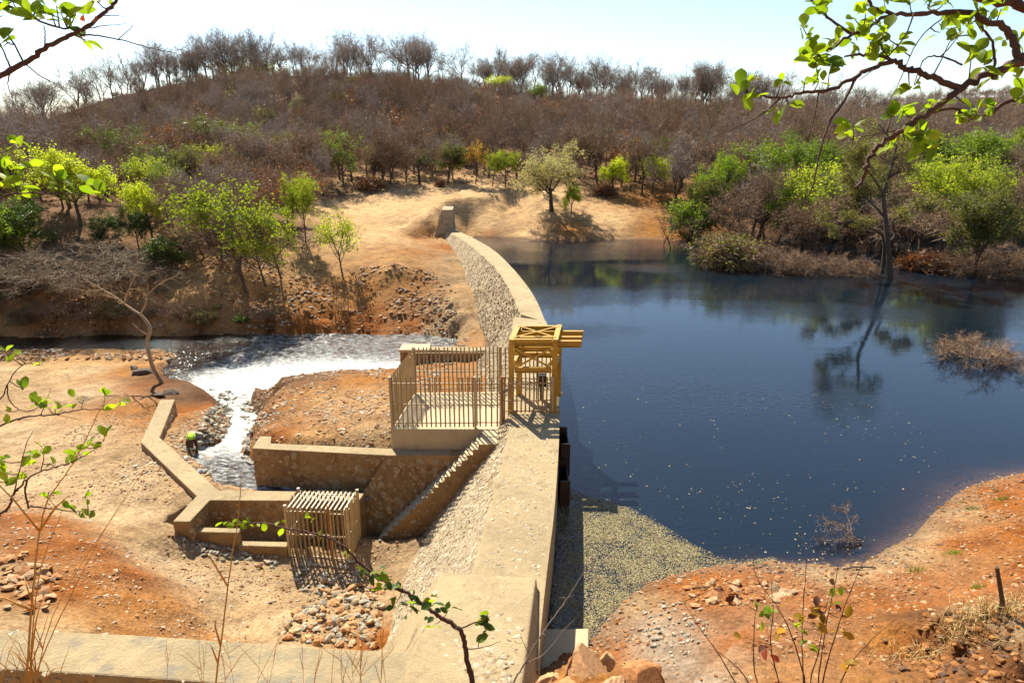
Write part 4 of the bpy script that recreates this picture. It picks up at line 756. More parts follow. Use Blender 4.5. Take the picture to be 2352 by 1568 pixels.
# ------------------------------------------------------------------ trees
class Grow:
    def __init__(s, seed, **k):
        s.r = random.Random(seed); s.mb = MB(); s.tw = []; s.lf = []
        s.nch = (6, 5, 4); s.up = 0.12; s.flat = 1.0; s.ang = (28, 58); s.ratio = 0.62; s.wob = 0.22; s.twn = 11; s.twl = (0.35, 0.85); s.tww = 0.022; s.lfn = 0; s.lfs = 0.2; s.lfspread = 0.3; s.droop = 0.0
        s.__dict__.update(k)
    def rv(s): return Vector((s.r.gauss(0, 1), s.r.gauss(0, 1), s.r.gauss(0, 1))).normalized()
    def branch(s, p, d, L, r0, lvl, sides=None):
        r = s.r; n = 4 if lvl == 0 else 3; pts = [p]; dd = d.normalized(); top = lvl >= len(s.nch)
        for i in range(n):
            dd = dd+s.rv()*s.wob+Vector((0, 0, s.up if lvl < 2 else s.up*0.4-s.droop))
            if lvl >= 1: dd.z *= s.flat
            dd.normalize(); pts.append(pts[-1]+dd*L/n)
        rr = [r0*(1-0.5*i/n) for i in range(n+1)]
        s.mb.tube(pts, rr, sides or (6 if lvl == 0 else 4 if lvl == 1 else 3), cap=False)
        s.kids(pts, rr, L, lvl); return pts
    def kids(s, pts, rr, L, lvl, t0=0.35):
        r = s.r; n = len(pts)-1
        if lvl >= len(s.nch):
            for i in range(s.twn):
                t = 0.1+0.9*r.random(); j = min(int(t*n), n-1); p = pts[j].lerp(pts[j+1], t*n-j); d = ((pts[j+1]-pts[j]).normalized()*0.7+s.rv()).normalized(); d.z = d.z*s.flat+s.up*0.5-s.droop
                l = r.uniform(*s.twl); s.tw.append((p, d, l, s.tww)); e = p+d*l
                for q in range(2):
                    d2 = (d+s.rv()*0.9).normalized(); s.tw.append((p.lerp(e, r.uniform(0.3, 0.9)), d2, l*r.uniform(0.4, 0.8), s.tww*0.7))
                for q in range(s.lfn): s.lf.append((p.lerp(e, r.random()*1.1)+s.rv()*s.lfspread*r.random(), s.lfs*r.uniform(0.6, 1.3)))
            return
        k = s.nch[lvl]; a0 = r.random()*6.28
        for i in range(k):
            t = t0+(1-t0)*(i+r.random())/k; j = min(int(t*n), n-1); p = pts[j].lerp(pts[j+1], t*n-j); ax = (pts[j+1]-pts[j]).normalized()
            o = ax.orthogonal().normalized(); o.rotate(Matrix.Rotation(a0+i*2.4+r.uniform(-.4, .4), 3, ax)); an = rad(r.uniform(*s.ang))
            s.branch(p, ax*math.cos(an)+o*math.sin(an), L*s.ratio*r.uniform(0.75, 1.25), max(rr[j]*0.62, 0.012), lvl+1)
    def arrays(s, seed=0):
        R_ = np.random.default_rng(seed); V = []; Fc = []
        n = len(s.tw)
        P = np.array([t[0] for t in s.tw]).reshape(-1, 3); D = np.array([t[1] for t in s.tw]).reshape(-1, 3); L = np.array([t[2] for t in s.tw])[:, None]; Wd = np.array([t[3] for t in s.tw])[:, None]
        Q = np.cross(D, R_.normal(size=D.shape)); Q /= np.linalg.norm(Q, axis=1, keepdims=True)+1e-9
        tv = np.stack([P-Q*Wd, P+Q*Wd, P+D*L], 1).reshape(-1, 3); tf = np.arange(3*n).reshape(-1, 3); mi = np.zeros(n, int)
        if s.lf:
            m = len(s.lf); P = np.array([l[0] for l in s.lf]).reshape(-1, 3); S = np.array([l[1] for l in s.lf])[:, None]
            a = R_.normal(size=P.shape); a[:, 2] *= 0.6; a /= np.linalg.norm(a, axis=1, keepdims=True); b = np.cross(a, R_.normal(size=P.shape)); b /= np.linalg.norm(b, axis=1, keepdims=True)
            lv = np.stack([P-a*S*.5, P+b*S*.28, P+a*S*.5, P-b*S*.28], 1).reshape(-1, 3); o = 3*n+np.arange(m)[:, None]*4
            tv = np.vstack([tv, lv]); tf = np.vstack([tf, o+[0, 1, 2], o+[0, 2, 3]]); mi = np.concatenate([mi, np.ones(2*m, int)])
        return tv, tf, mi
    def trunk_tris(s):
        f = []
        for q in s.mb.f: f += [(q[0], q[i], q[i+1]) for i in range(1, len(q)-1)]
        return np.array(s.mb.v), np.array(f)
    def meshes(s, name, bark, twig, leaf):
        tv, tf, mi = s.arrays(); v, f = s.trunk_tris()
        return np_mesh('trunk', v, f, bark, smooth=True), np_mesh('crown', tv, tf, [twig, leaf] if leaf else [twig], mi=mi)
    def joined(s, name, bark, twig, leaf):
        tv, tf, mi = s.arrays(); v, f = s.trunk_tris()
        return np_mesh(name, np.vstack([v, tv]), np.vstack([f, tf+len(v)]), [bark, twig]+([leaf] if leaf else []), mi=np.concatenate([np.zeros(len(f), int), mi+1]))
def std_tree(seed, H=9.0, trunk=0.32, r0=0.14, lean=0.08, **k):
    g = Grow(seed, **k); d = Vector((g.r.gauss(0, lean), g.r.gauss(0, lean), 1)).normalized()
    pts = [Vector((0, 0, -0.3))]; n = 5
    for i in range(n): d = (d+g.rv()*0.10+Vector((0, 0, .1))).normalized(); pts.append(pts[-1]+d*(H*trunk+0.3)/n)
    rr = [r0*(1.25-0.5*i/n) for i in range(n+1)]; g.mb.tube(pts, rr, 7, cap=False)
    g.kids(pts, rr, H*0.50, 0, 0.55); return g
PT = {}
def proto(name, g, bark, twig, leaf=None):
    t, c_ = g.meshes(name, M[bark], M[twig], M[leaf] if leaf else None)
    co = np.empty(len(c_.vertices)*3, np.float32); c_.vertices.foreach_get('co', co); PT[name] = (t, c_, float(np.percentile(co.reshape(-1, 3)[:, 2], 99.5)))
for i in range(6): proto('bare%d' % i, std_tree(100+i, 9, 0.30+0.03*(i % 3), 0.12, 0.10, nch=(6, 5, 4), up=0.16, twn=11), 'bark', 'twig')
for i in range(6): proto('tall%d' % i, std_tree(120+i, 11, 0.22+.045*i, 0.13, 0.09, nch=(5, 5, 3), ang=(16+2*i, 42+3*i), up=0.16, twn=9, tww=.017, twl=(.4, 1.0)), 'grey_bark', 'twig_glare_grey')
for i in range(3): proto('vase%d' % i, std_tree(140+i, 9, 0.16, 0.13, 0.12, nch=(5, 5, 4), ang=(15, 42), up=0.2, twn=11), 'bark', 'twig_glare_grey')
for i in range(3): proto('flat%d' % i, std_tree(160+i, 7, 0.34, 0.13, 0.14, nch=(6, 5, 4), ang=(38, 68), flat=0.75, up=0.18, twn=16, tww=.012), 'bark', 'twig')
for i, lf in enumerate(['leaf_lime', 'leaf_green', 'leaf_dark', 'leaf_olive']):
    for j in range(2): proto('%s%d' % (lf, j), std_tree(200+10*i+j, 8, 0.34, 0.12, 0.12, nch=(6, 5, 3), up=0.14, ang=(30, 62), twn=9, lfn=14, lfs=0.17, lfspread=0.38, tww=0.012), 'bark', 'twig', lf)
proto('sparse_lime', std_tree(260, 8, 0.36, 0.09, 0.15, nch=(5, 4, 3), twn=7, lfn=8, lfs=0.17, tww=0.012), 'bark', 'twig', 'leaf_lime')
proto('sparse_green', std_tree(261, 8, 0.30, 0.11, 0.12, nch=(5, 4, 4), ang=(18, 45), twn=8, lfn=6, lfs=0.15, tww=0.012), 'bark', 'twig', 'leaf_green')
proto('sparse_gold', std_tree(262, 8, 0.34, 0.10, 0.12, nch=(5, 4, 3), twn=7, lfn=5, lfs=0.24), 'bark', 'twig', 'leaf_gold')
proto('sparse_rust', std_tree(264, 8, 0.30, 0.10, 0.12, nch=(5, 4, 4), twn=9, lfn=1, lfs=0.22), 'bark', 'twig', 'leaf_rust')
proto('cream', std_tree(263, 8.5, 0.30, 0.17, 0.05, nch=(6, 5, 4), ang=(35, 62), flat=0.9, twn=10, lfn=10, lfs=0.14, lfspread=0.4, tww=.012), 'bark', 'twig', 'leaf_cream')
def bush(seed, H, stems=7, **k):
    g = Grow(seed, **k)
    for i in range(stems):
        a = i*2.4+g.r.random(); d = Vector((math.cos(a)*0.7, math.sin(a)*0.7, 1.0)); g.branch(Vector((math.cos(a)*.1, math.sin(a)*.1, -.2)), d, H*0.6, 0.04, 0, 4)
    return g
proto('bush_bare', bush(301, 2.4, 9, nch=(4, 4), twn=16, twl=(.2, .5), flat=.9, up=.08, tww=.009), 'bark', 'twig')
proto('bush_green', bush(302, 2.6, 8, nch=(4, 4), twn=9, lfn=7, lfs=.18), 'bark', 'twig', 'leaf_green')
proto('bush_dark', bush(303, 3.2, 9, nch=(4, 4), twn=10, lfn=8, lfs=.22), 'bark', 'twig', 'leaf_dark')
proto('bush_rust', bush(304, 1.6, 8, nch=(4, 3), twn=8, lfn=4, lfs=.16), 'bark', 'twig', 'leaf_rust')
proto('bush_pale', bush(305, 3.4, 10, nch=(5, 4), twn=18, twl=(.3, .8), flat=.8, up=.03, tww=.010), 'pale_bark', 'twig_pale')
proto('bush_mix', bush(306, 2.2, 9, nch=(4, 4), twn=11, lfn=2, lfs=.15, flat=.85), 'bark', 'twig', 'leaf_olive')
proto('sapling', std_tree(307, 5, 0.30, 0.05, 0.10, nch=(6, 4), ang=(20, 45), twn=8, lfn=12, lfs=.13, tww=.008), 'bark', 'twig', 'leaf_lime')
proto('bare_sapling', std_tree(308, 5, 0.30, 0.05, 0.10, nch=(4, 3), ang=(18, 40), twn=5), 'bark', 'twig')

def hit(px, py):                                     # where the line of sight meets the ground
    a = (px-1176)/F; b = (py-784)/F; t = np.concatenate([np.arange(8, 60, 0.25), np.arange(60, 330, 1.0)]); X = a*t; Y = t*(CP-b*SP); Z = CAM_H+t*(-b*CP-SP)
    g = gfast(X, Y); i = np.argmax(g > Z); return (X[i], Y[i], g[i]) if (g > Z).any() else (X[-1], Y[-1], g[-1])
def put(kind, loc, H, name, label, cat, group=None, rz=None, wide=1.0):
    t, c_, h0 = PT[kind]; s = H/h0
    o = empty(name, loc, random.random()*6.28 if rz is None else rz); o.scale = (s*wide, s*wide, s)
    inst('trunk', t, o); inst('crown', c_, o); tag(o, label, cat, group); return o
def tree_at(kind, px, py, ptop, name, label, cat='tree', group=None, wide=1.0, rz=None, water=False):
    p = hit(px, py); water = water or p[2] < 0 and px > 1250
    if water: p = W(px, py, 0.0)
    x, y = p[0], p[1]; z = -0.5 if water else p[2]
    zt_ = WY(px, ptop, y)[2]; return put(kind, (x, y, z-0.05), zt_-z, name, label, cat, group, rz, wide)
TREES = [
 ('leaf_lime0',185,520,338,'leafy_tree','large bright lime-green tree rising at the far left above the brown scrub',1.05),
 ('sparse_lime',572,680,412,'leafy_tree','tall thin-leaved tree with a straight trunk on the far river bank',0.85),
 ('sparse_lime',612,660,528,'leafy_tree','short two-stemmed lime tree on the far river bank',1.1),
 ('leaf_lime1',702,566,400,'leafy_tree','slender tree with a pale green top at the left edge of the clearing',0.5),
 ('sapling',789,640,478,'leafy_tree','lone small lime sapling at the top of the orange bank',0.9),
 ('sparse_lime',648,642,470,'leafy_tree','green tree beside the clearing left of the pale topped one',0.75),
 ('leaf_lime0',352,560,415,'leafy_tree','lime crowned tree standing among dark trees at mid left',0.8),
 ('leaf_dark0',258,590,480,'leafy_tree','round dark green tree behind the pale bare thicket',1.0),
 ('leaf_dark1',322,580,468,'leafy_tree','dark green tree touching the lime crowned one',0.8),
 ('flat0',480,560,388,'bare_tree','wide grey-brown domed tree behind the far bank trees',1.25),
 ('flat1',548,625,440,'bare_tree','leaning dark limbed tree beside the tall straight trunk',1.0),
 ('bush_dark',385,620,545,'bush','dark green bush at the forest edge behind the pale thicket',1.0),
 ('leaf_dark0',60,600,440,'leafy_tree','dark green tree at the left border of the wood',1.1),
 ('leaf_green1',10,640,470,'leafy_tree','green tree cut by the left border of the picture',1.0),
 ('bush_dark',40,690,610,'bush','dark leafy bush above the river at the far left',1.3),
 ('bush_pale',190,665,560,'bush','wide pale leafless thicket on the far river bank',1.8),
 ('bush_pale',320,650,590,'bush','smaller pale leafless thicket right of the wide one',1.6),
 ('leaf_olive0',440,470,335,'leafy_tree','yellow-green tree on the slope above the grey dome',0.9),
 ('leaf_lime1',520,465,370,'leafy_tree','yellow-lime crown behind the grey domed tree',0.9),
 ('cream',1268,489,328,'flowering_tree','cream flowering tree standing alone on the clearing beyond the dam',1.1),
 ('leaf_lime0',1312,492,425,'leafy_tree','low lime tree behind the cream flowering one',0.9),
 ('sapling',1300,500,455,'leafy_tree','small lime shrub tree at the foot of the cream flowering tree',0.9),
 ('sparse_gold',1092,425,322,'leafy_tree','golden-leaved tree at the back of the clearing',0.7),
 ('leaf_lime1',1160,430,345,'leafy_tree','lime tree between the golden tree and the cream one',0.8),
 ('sparse_lime',1130,428,350,'leafy_tree','thin lime tree next to the golden one',0.8),
 ('vase0',1240,442,350,'bare_tree','leaning bare tree behind the clearing left of the cream tree',0.9),
 ('leaf_lime0',1405,455,360,'leafy_tree','lime tree at the forest edge right of the cream one',0.8),
 ('leaf_lime1',1500,450,355,'leafy_tree','bright lime tree left of the dark trunked tree by the shore',0.85),
 ('vase1',1552,472,330,'bare_tree','dark bare tree with a thick trunk behind the shore saplings',1.0),
 ('bare1',1475,450,318,'bare_tree','slanting bare tree behind the far end of the clearing',1.0),
 ('leaf_green0',1640,525,350,'leafy_tree','deep green tree on the red bank by the far shore',0.75),
 ('bush_green',1585,548,455,'bush','green bush at the water edge of the far shore',0.9),
 ('vase2',1725,545,345,'bare_tree','many-stemmed bare tree above the half drowned bushes',1.1),
 ('leaf_green1',1800,505,320,'leafy_tree','tall green tree behind the half drowned bushes',0.9),
 ('leaf_green0',1850,495,325,'leafy_tree','green tree left of the tall tree standing in the water',0.8),
 ('leaf_olive1',1960,480,318,'leafy_tree','grey-green tree right behind the hanging twigs',1.2),
 ('leaf_green1',2130,470,303,'leafy_tree','broad bright green tree above the drowned trees on the right',1.3),
 ('leaf_green0',2205,455,300,'leafy_tree','large green tree below the overhanging branch on the right',1.2),
 ('leaf_lime0',2330,440,282,'leafy_tree','large lime-green tree at the right border',1.1),
 ('bare3',2330,560,370,'bare_tree','bare upright tree at the right border by the water',1.3),
 ('bare2',1960,560,412,'bare_tree','bare upright tree in the shallows left of the tall trunk',1.0),
]
for q in TREES: tree_at(q[0], q[1], q[2], q[3], q[4], q[5], 'bush' if q[4] == 'bush' else 'tree', None, q[6])
WTREES = [
 ('leaf_olive0',2240,632,430,'leafy_tree','green-leaved tree standing in the water at the right','tree',1.0),
 ('flat1',2120,600,425,'bare_tree','wide bare tree in the water between the tall trunk and the green one','tree',1.2),
 ('bare4',1880,600,440,'bare_tree','dark bare tree in the water behind the drowned bush','tree',1.1),
 ('bush_mix',1672,612,535,'bush','olive and grey drowned bush in front of the far shore','bush',1.15),
 ('bush_bare',1770,622,560,'bush','bare drowned bush right of the olive one','bush',1.1),
 ('bush_bare',1860,628,575,'bush','low bare drowned bush left of the tall trunk','bush',1.2),
 ('bush_bare',1960,628,585,'bush','straggling bare bush at the foot of the tall trunk','bush',1.2),
 ('bush_rust',2130,620,575,'bush','rust-red leaved bush in the water on the right','bush',1.4),
 ('bush_bare',2200,628,570,'bush','bare bush in the water under the green-leaved tree','bush',1.2),
 ('bush_bare',2320,628,560,'bush','bare bush in the water at the right border','bush',1.3),
 ('bare5',1820,590,455,'bare_tree','dark upright bare tree in the water behind the bare drowned bush','tree',.8),
 ('vase1',2000,575,440,'bare_tree','several-stemmed bare tree just left of the tall trunk','tree',.9),
 ('bare0',2180,585,430,'bare_tree','bare tree in the water left of the green-leaved one','tree',.9),
 ('bare1',2290,590,425,'bare_tree','bare tree in the water right of the green-leaved one','tree',.9),
 ('vase0',2090,570,445,'bare_tree','several-stemmed bare tree right of the tall trunk','tree',.9),
 ('bare_sapling',1520,563,495,'sapling','leftmost thin sapling standing in the far shallows','tree',1.0),
 ('bare_sapling',1545,572,470,'sapling','second thin sapling in the far shallows','tree',1.0),
 ('bare_sapling',1585,580,480,'sapling','thin sapling in the shallows before the green bush','tree',1.0),
 ('bare_sapling',1612,590,520,'sapling','leaning sapling left of the olive drowned bush','tree',1.0)]
for q in WTREES: tree_at(q[0], q[1], q[2], q[3], q[4], q[5], q[6], None, q[7], None, True)
SHK = ['bare0', 'sparse_lime', 'bare4', 'bare5', 'vase0', 'leaf_lime1', 'flat1', 'leaf_olive0', 'sparse_green', 'leaf_green0', 'bare1']
for i, px in enumerate(range(1610, 2360, 31)):
    kd = SHK[(i*7) % 11]; lf = 'leaf' in kd or 'sparse' in kd
    tree_at(kd, px+random.uniform(-12, 12), random.uniform(528, 582), random.uniform(350, 435), 'thicket_tree', ('leafy' if lf else 'leafless')+' tree in the tangled thicket along the right far shore', 'tree', 'thicket along the right far shore', random.uniform(.75, 1.0), None, True)
def limb_tree(name, label, limbs, bark, twig, leaf=None, kl=0.42, cat='tree', **k):
    g = Grow(77, **k)
    for pts, r0, r1, t0 in limbs:
        P = [Vector(p) for p in smooth_path(pts, 4)]; n = len(P); rr = [r0+(r1-r0)*i/(n-1) for i in range(n)]; g.mb.tube(P, rr, 7, cap=False)
        if t0 is not None: g.kids(P, [q*1.2 for q in rr], (P[-1]-P[0]).length*kl, 0, t0)
    t, c_ = g.meshes(name, M[bark], M[twig], M[leaf] if leaf else None); o = empty(name); inst('trunk', t, o); inst('crown', c_, o); return tag(o, label, cat)
yT = W(2047, 640, 0)[1]
lt = lambda L: [WY(px, py, yT+dy) for px, py, dy in L]
limb_tree('tall_tree', 'tall dark slender trunk standing in the water with sparse olive crown', [
    (lt([(2047,655,0),(2043,600,0),(2038,540,0),(2033,495,.3),(2029,446,.5),(2038,415,.6),(2050,375,.8),(2060,335,1)]), .26, .10, .72),
    (lt([(2026,630,.6),(2031,570,.6),(2026,540,.8),(2000,524,1),(1960,511,1.2),(1915,513,1.5)]), .17, .06, .5),
    (lt([(2036,560,0),(2056,540,.2),(2052,505,.3),(2098,482,.6),(2155,470,1)]), .13, .05, .4),
    (lt([(2034,500,.2),(2005,470,.6),(1975,440,.8),(1950,405,1.2)]), .11, .05, .4),
    (lt([(2031,450,.4),(2010,415,.2),(1985,380,0),(1965,350,-.4)]), .10, .05, .4)], 'bark', 'twig', 'leaf_olive', kl=0.26, nch=(5, 4, 3), twn=10, lfn=4, lfs=.16, tww=.012, flat=.85)
rp = hit(371, 880); yR = rp[1]
rt = lambda L: [WY(px, py, yR+dy) for px, py, dy in L]
limb_tree('leaning_tree', 'leafless tan tree with a bent trunk leaning over the river', [
    (rt([(378,892,0),(368,872,0),(352,845,0),(343,815,0),(338,785,.1),(345,757,.2),(336,738,.3),(322,722,.4)]), .14, .09, None),
    (rt([(322,722,.4),(300,708,.6),(285,697,.8),(262,680,1),(235,664,1.5),(190,640,2)]), .075, .025, .35),
    (rt([(285,697,.8),(290,680,.5),(300,655,.2),(315,625,0)]), .05, .02, .35),
    (rt([(322,722,.4),(334,700,.2),(338,680,0),(362,655,-.3),(385,640,-.8)]), .05, .02, .35),
    (rt([(240,665,1.4),(200,668,1),(150,660,.6)]), .05, .02, .3),
    (rt([(340,770,.1),(320,757,-.2),(304,742,-.4)]), .05, .03, None)], 'pale_bark', 'twig_pale', kl=.34, nch=(4, 3, 2), twn=7, twl=(.2, .5), tww=.006, flat=.85)

# ------------------------------------------------------------------ wood on the hill
CLEAR = [(690,660),(715,468),(880,428),(1100,420),(1290,426),(1430,446),(1560,480),(1600,545),(1560,640),(1040,640),(1000,760),(540,760),(540,700)]
R2 = np.random.default_rng(23)
def scatter_wood(x0, x1, y0, y1, step):
    X, Y = np.meshgrid(np.arange(x0, x1, step), np.arange(y0, y1, step)); X = X.ravel()+R2.uniform(-.5, .5, X.size)*step; Y = Y.ravel()+R2.uniform(-.5, .5, Y.size)*step
    Z = gfast(X, Y); px, py = PX(X, Y, Z); ok = (px > -120) & (px < 2480) & ~inside(CLEAR, px, py) & (Z > 0.8) & (py < 640)
    return np.stack([X, Y, Z], 1)[ok]
wood = scatter_wood(-210, 300, 56, 300, 3.7)
wood = wood[(wood[:, 1] > 88+6*np.sin(wood[:, 0]*.07)) | ((wood[:, 0] < -17) & (wood[:, 1] > 64))]
MAN = np.array([o.location[:2] for o in bpy.data.objects if o.type == 'EMPTY' and o.get('category') == 'tree'])
wood = wood[np.hypot(wood[:, None, 0]-MAN[None, :, 0], wood[:, None, 1]-MAN[None, :, 1]).min(1) > 3.2]
wood = wood[~((np.abs(wood[:, 0]/wood[:, 1]+0.60) < 0.09) & (wood[:, 1] < 88))]
sil_px = np.arange(-300, 2701, 60.); yg = np.arange(110, 330, 1.5); sil_y = []; sil_py = []
for q in sil_px:
    a_ = (q-1176)/F; zq = np.full(len(yg), 20.)
    for _ in range(3): xq = a_*(yg*CP-(zq-CAM_H)*SP); zq = gfast(xq, yg)
    pq = PX(xq, yg, zq)[1]; sil_y.append(yg[np.argmin(pq)]); sil_py.append(pq.min())
sil_y = np.convolve(np.pad(sil_y, 2, 'edge'), np.ones(5)/5, 'valid')
px, py = PX(*wood.T); ry = np.interp(px, sil_px, sil_y); ok = wood[:, 1] < ry+7; wood, px, py, ry = wood[ok], px[ok], py[ok], ry[ok]
ridge = wood[:, 1] > ry-14; near_ = ~ridge & (wood[:, 1] < 128)
i_r = np.where(ridge)[0]; i_n = np.where(near_)[0]
i_r = R2.permutation(i_r)[:290]; drop = np.zeros(len(wood), bool); drop[ridge.nonzero()[0]] = True; i_n = i_n[np.argsort(wood[i_n, 1])][:165]
kinds = ['bare0','bare1','bare2','bare3','bare4','bare5','vase0','vase1','vase2','flat0']
for i in i_r: put(random.choice(['tall0', 'tall1', 'tall2', 'tall3', 'tall4', 'tall5', 'tall0', 'tall1', 'vase0', 'vase1', 'vase2']), wood[i]-[0, 0, .1], random.choice((random.uniform(6.0, 9.5), random.uniform(9.0, 13.5))), 'ridge_tree', 'leafless glare-paled grey tree standing on the hill ridge against the sky', 'tree', 'trees along the ridge', wide=random.uniform(.75, 1.25))
for i in i_n:
    kd = random.choices(kinds+['sparse_rust', 'sparse_green', 'sparse_lime', 'leaf_olive0'], [8]*10+[5, 6, 4, 3])[0]; lf = 'leaf' in kd or 'sparse' in kd
    put(kd, wood[i]-[0, 0, .1], random.uniform(5.5, 9.0)*(0.72 if wood[i][1] < 84 else 1.0), 'woodland_tree', 'thinly leaved tree in the wood at the foot of the hill' if lf else 'leafless brown tree in the wood at the foot of the hill', 'tree', 'thinly leaved trees at the foot of the hill' if lf else 'leafless trees at the foot of the hill', wide=random.uniform(.85, 1.2))
und = scatter_wood(-75, -13, 57, 92, 3.3); upx, upy = PX(*und.T)
und = und[(upx > -60) & (upx < 690) & (upy > 440) & ~((np.abs(upx-185) < 95) & (upy > 500)) & (np.hypot(und[:, None, 0]-MAN[None, :, 0], und[:, None, 1]-MAN[None, :, 1]).min(1) > 2.0)]
for p in R2.permutation(und)[:70]:
    kd = random.choices(['bare0', 'bare3', 'vase1', 'bare_sapling', 'bush_mix', 'bush_bare', 'sparse_green', 'bush_dark'], [4, 4, 4, 3, 3, 3, 2, 1])[0]; bs = 'bush' in kd; lf = kd in ('sparse_green', 'bush_dark', 'bush_mix')
    put(kd, p-[0, 0, .1], random.uniform(1.5, 2.6) if bs else random.uniform(4.0, 6.5), 'undergrowth_bush' if bs else 'woodland_tree', ('leafy ' if lf else 'leafless ')+('bush in the undergrowth on the left bank' if bs else 'small tree among the left bank undergrowth'), 'bush' if bs else 'tree', 'left bank undergrowth')
done = np.zeros(len(wood), bool); done[i_r] = done[i_n] = True
rest = wood[~done & (~drop | (R2.random(len(wood)) < .6))]
hx, hy = np.meshgrid(np.arange(250, 640, 9.), np.arange(560, 680, 9.)); hx = hx.ravel()+R2.uniform(-4, 4, hx.size); hy = hy.ravel()+R2.uniform(-4, 4, hy.size); hzz = ground(hx, hy); kx, _ = PX(hx, hy, hzz)
rest = np.vstack([rest, np.stack([hx, hy, hzz], 1)[kx < 2420]])
pc = bpy.data.collections.new('wood_prototypes')
for i, (g, b_, t_, l_) in enumerate([(std_tree(400+i, 9.2, .30+.05*(i % 3), .13, .12, nch=(5, 5, 3), ang=(16, 50), up=.18, twn=10, twl=(.4, 1.1), tww=.014), 'wood_bark', 'twig', None) for i in range(5)]+[(std_tree(440+i, 9.2, .22, .13, .12, nch=(5, 5, 3), ang=(14, 40), up=.2, twn=10, twl=(.4, 1.1), tww=.014), 'wood_bark', 'twig_glare_grey', None) for i in range(3)]+[(std_tree(160, 7, .3, .13, .1, nch=(6, 5, 4), ang=(40, 75), flat=.65, twn=12), 'bark', 'twig', None), (std_tree(264, 7.5, .3, .1, .12, nch=(5, 4, 4), twn=9, lfn=1, lfs=.22), 'bark', 'twig', 'leaf_rust'), (std_tree(261, 7.5, .3, .1, .12, nch=(5, 4, 4), twn=9, lfn=2, lfs=.2), 'bark', 'twig', 'leaf_olive')]):
    pc.objects.link(bpy.data.objects.new('wood_tree_kind', g.joined('wood_tree_kind', M[b_], M[t_], M[l_] if l_ else None)))
wm = bpy.data.meshes.new('hillside_wood'); wm.from_pydata([tuple(p-[0, 0, .1]) for p in rest], [], []); wo = link(bpy.data.objects.new('hillside_wood', wm)); at_ = wm.attributes.new('size', 'FLOAT', 'POINT')
rpx, _ = PX(*rest.T); rry = np.interp(rpx, sil_px, sil_y); at_.data.foreach_set('value', np.where(rest[:, 1] > 400, 1.1, np.clip((rry-9-rest[:, 1])/45, 0.0, 1)*0.62+0.40).astype(np.float32))
tag(wo, 'mass of leafless brown trees covering the hillside', None, None, 'stuff')
ng = bpy.data.node_groups.new('scatter_trees', 'GeometryNodeTree'); ng.interface.new_socket('Geometry', in_out='INPUT', socket_type='NodeSocketGeometry'); ng.interface.new_socket('Geometry', in_out='OUTPUT', socket_type='NodeSocketGeometry')
gi = ng.nodes.new('NodeGroupInput'); go = ng.nodes.new('NodeGroupOutput'); ip = ng.nodes.new('GeometryNodeInstanceOnPoints'); ci = ng.nodes.new('GeometryNodeCollectionInfo')
ci.inputs['Collection'].default_value = pc; ci.inputs['Separate Children'].default_value = True; ci.inputs['Reset Children'].default_value = True
rvn = ng.nodes.new('FunctionNodeRandomValue'); rvn.data_type = 'FLOAT_VECTOR'; rvn.inputs[0].default_value = (-.05, -.05, 0); rvn.inputs[1].default_value = (.05, .05, 6.28)
rsn = ng.nodes.new('FunctionNodeRandomValue'); rsn.data_type = 'FLOAT'; rsn.inputs[2].default_value = 0.7; rsn.inputs[3].default_value = 1.25; rsn.inputs['Seed'].default_value = 4
rin = ng.nodes.new('FunctionNodeRandomValue'); rin.data_type = 'INT'; rin.inputs[4].default_value = 0; rin.inputs[5].default_value = 10; rin.inputs['Seed'].default_value = 9
L_ = ng.links.new; L_(gi.outputs[0], ip.inputs['Points']); L_(ci.outputs[0], ip.inputs['Instance']); ip.inputs['Pick Instance'].default_value = True
L_(rin.outputs[2], ip.inputs['Instance Index']); L_(rvn.outputs[0], ip.inputs['Rotation']); na = ng.nodes.new('GeometryNodeInputNamedAttribute'); na.data_type = 'FLOAT'; na.inputs[0].default_value = 'size'; mu = ng.nodes.new('ShaderNodeMath'); mu.operation = 'MULTIPLY'
L_(rsn.outputs[1], mu.inputs[0]); L_(na.outputs[0], mu.inputs[1]); L_(mu.outputs[0], ip.inputs['Scale']); L_(ip.outputs[0], go.inputs[0])
wo.modifiers.new('scatter', 'NODES').node_group = ng
# green crowns dotted over the hill
for kd, px, py, pt, lab in [('leaf_lime0',686,262,222,'round lime tree alone high on the hillside'),('leaf_lime1',1148,212,174,'lime tree on the ridge right of the summit'),('sparse_lime',594,300,248,'thin yellow-green tree left of the round lime one on the hill'),('leaf_green0',1230,232,192,'dark green tree on the ridge near the lime one'),('leaf_olive0',545,162,128,'yellow-green tree on the ridge at the summit'),('sparse_rust',580,330,290,'orange leaved tree on the mid slope'),('leaf_olive1',850,190,160,'olive tree on the ridge left of centre'),('sparse_gold',620,405,345,'golden tree low on the slope left of the clearing'),('leaf_olive0',860,400,330,'olive tree at the foot of the hill behind the clearing'),('leaf_green1',960,395,340,'green tree at the foot of the hill above the clearing'),('leaf_lime0',1040,400,345,'lime tree at the foot of the hill above the abutment')]:
    tree_at(kd, px, py+14, pt, 'leafy_tree', lab, 'tree', None, 1.1)

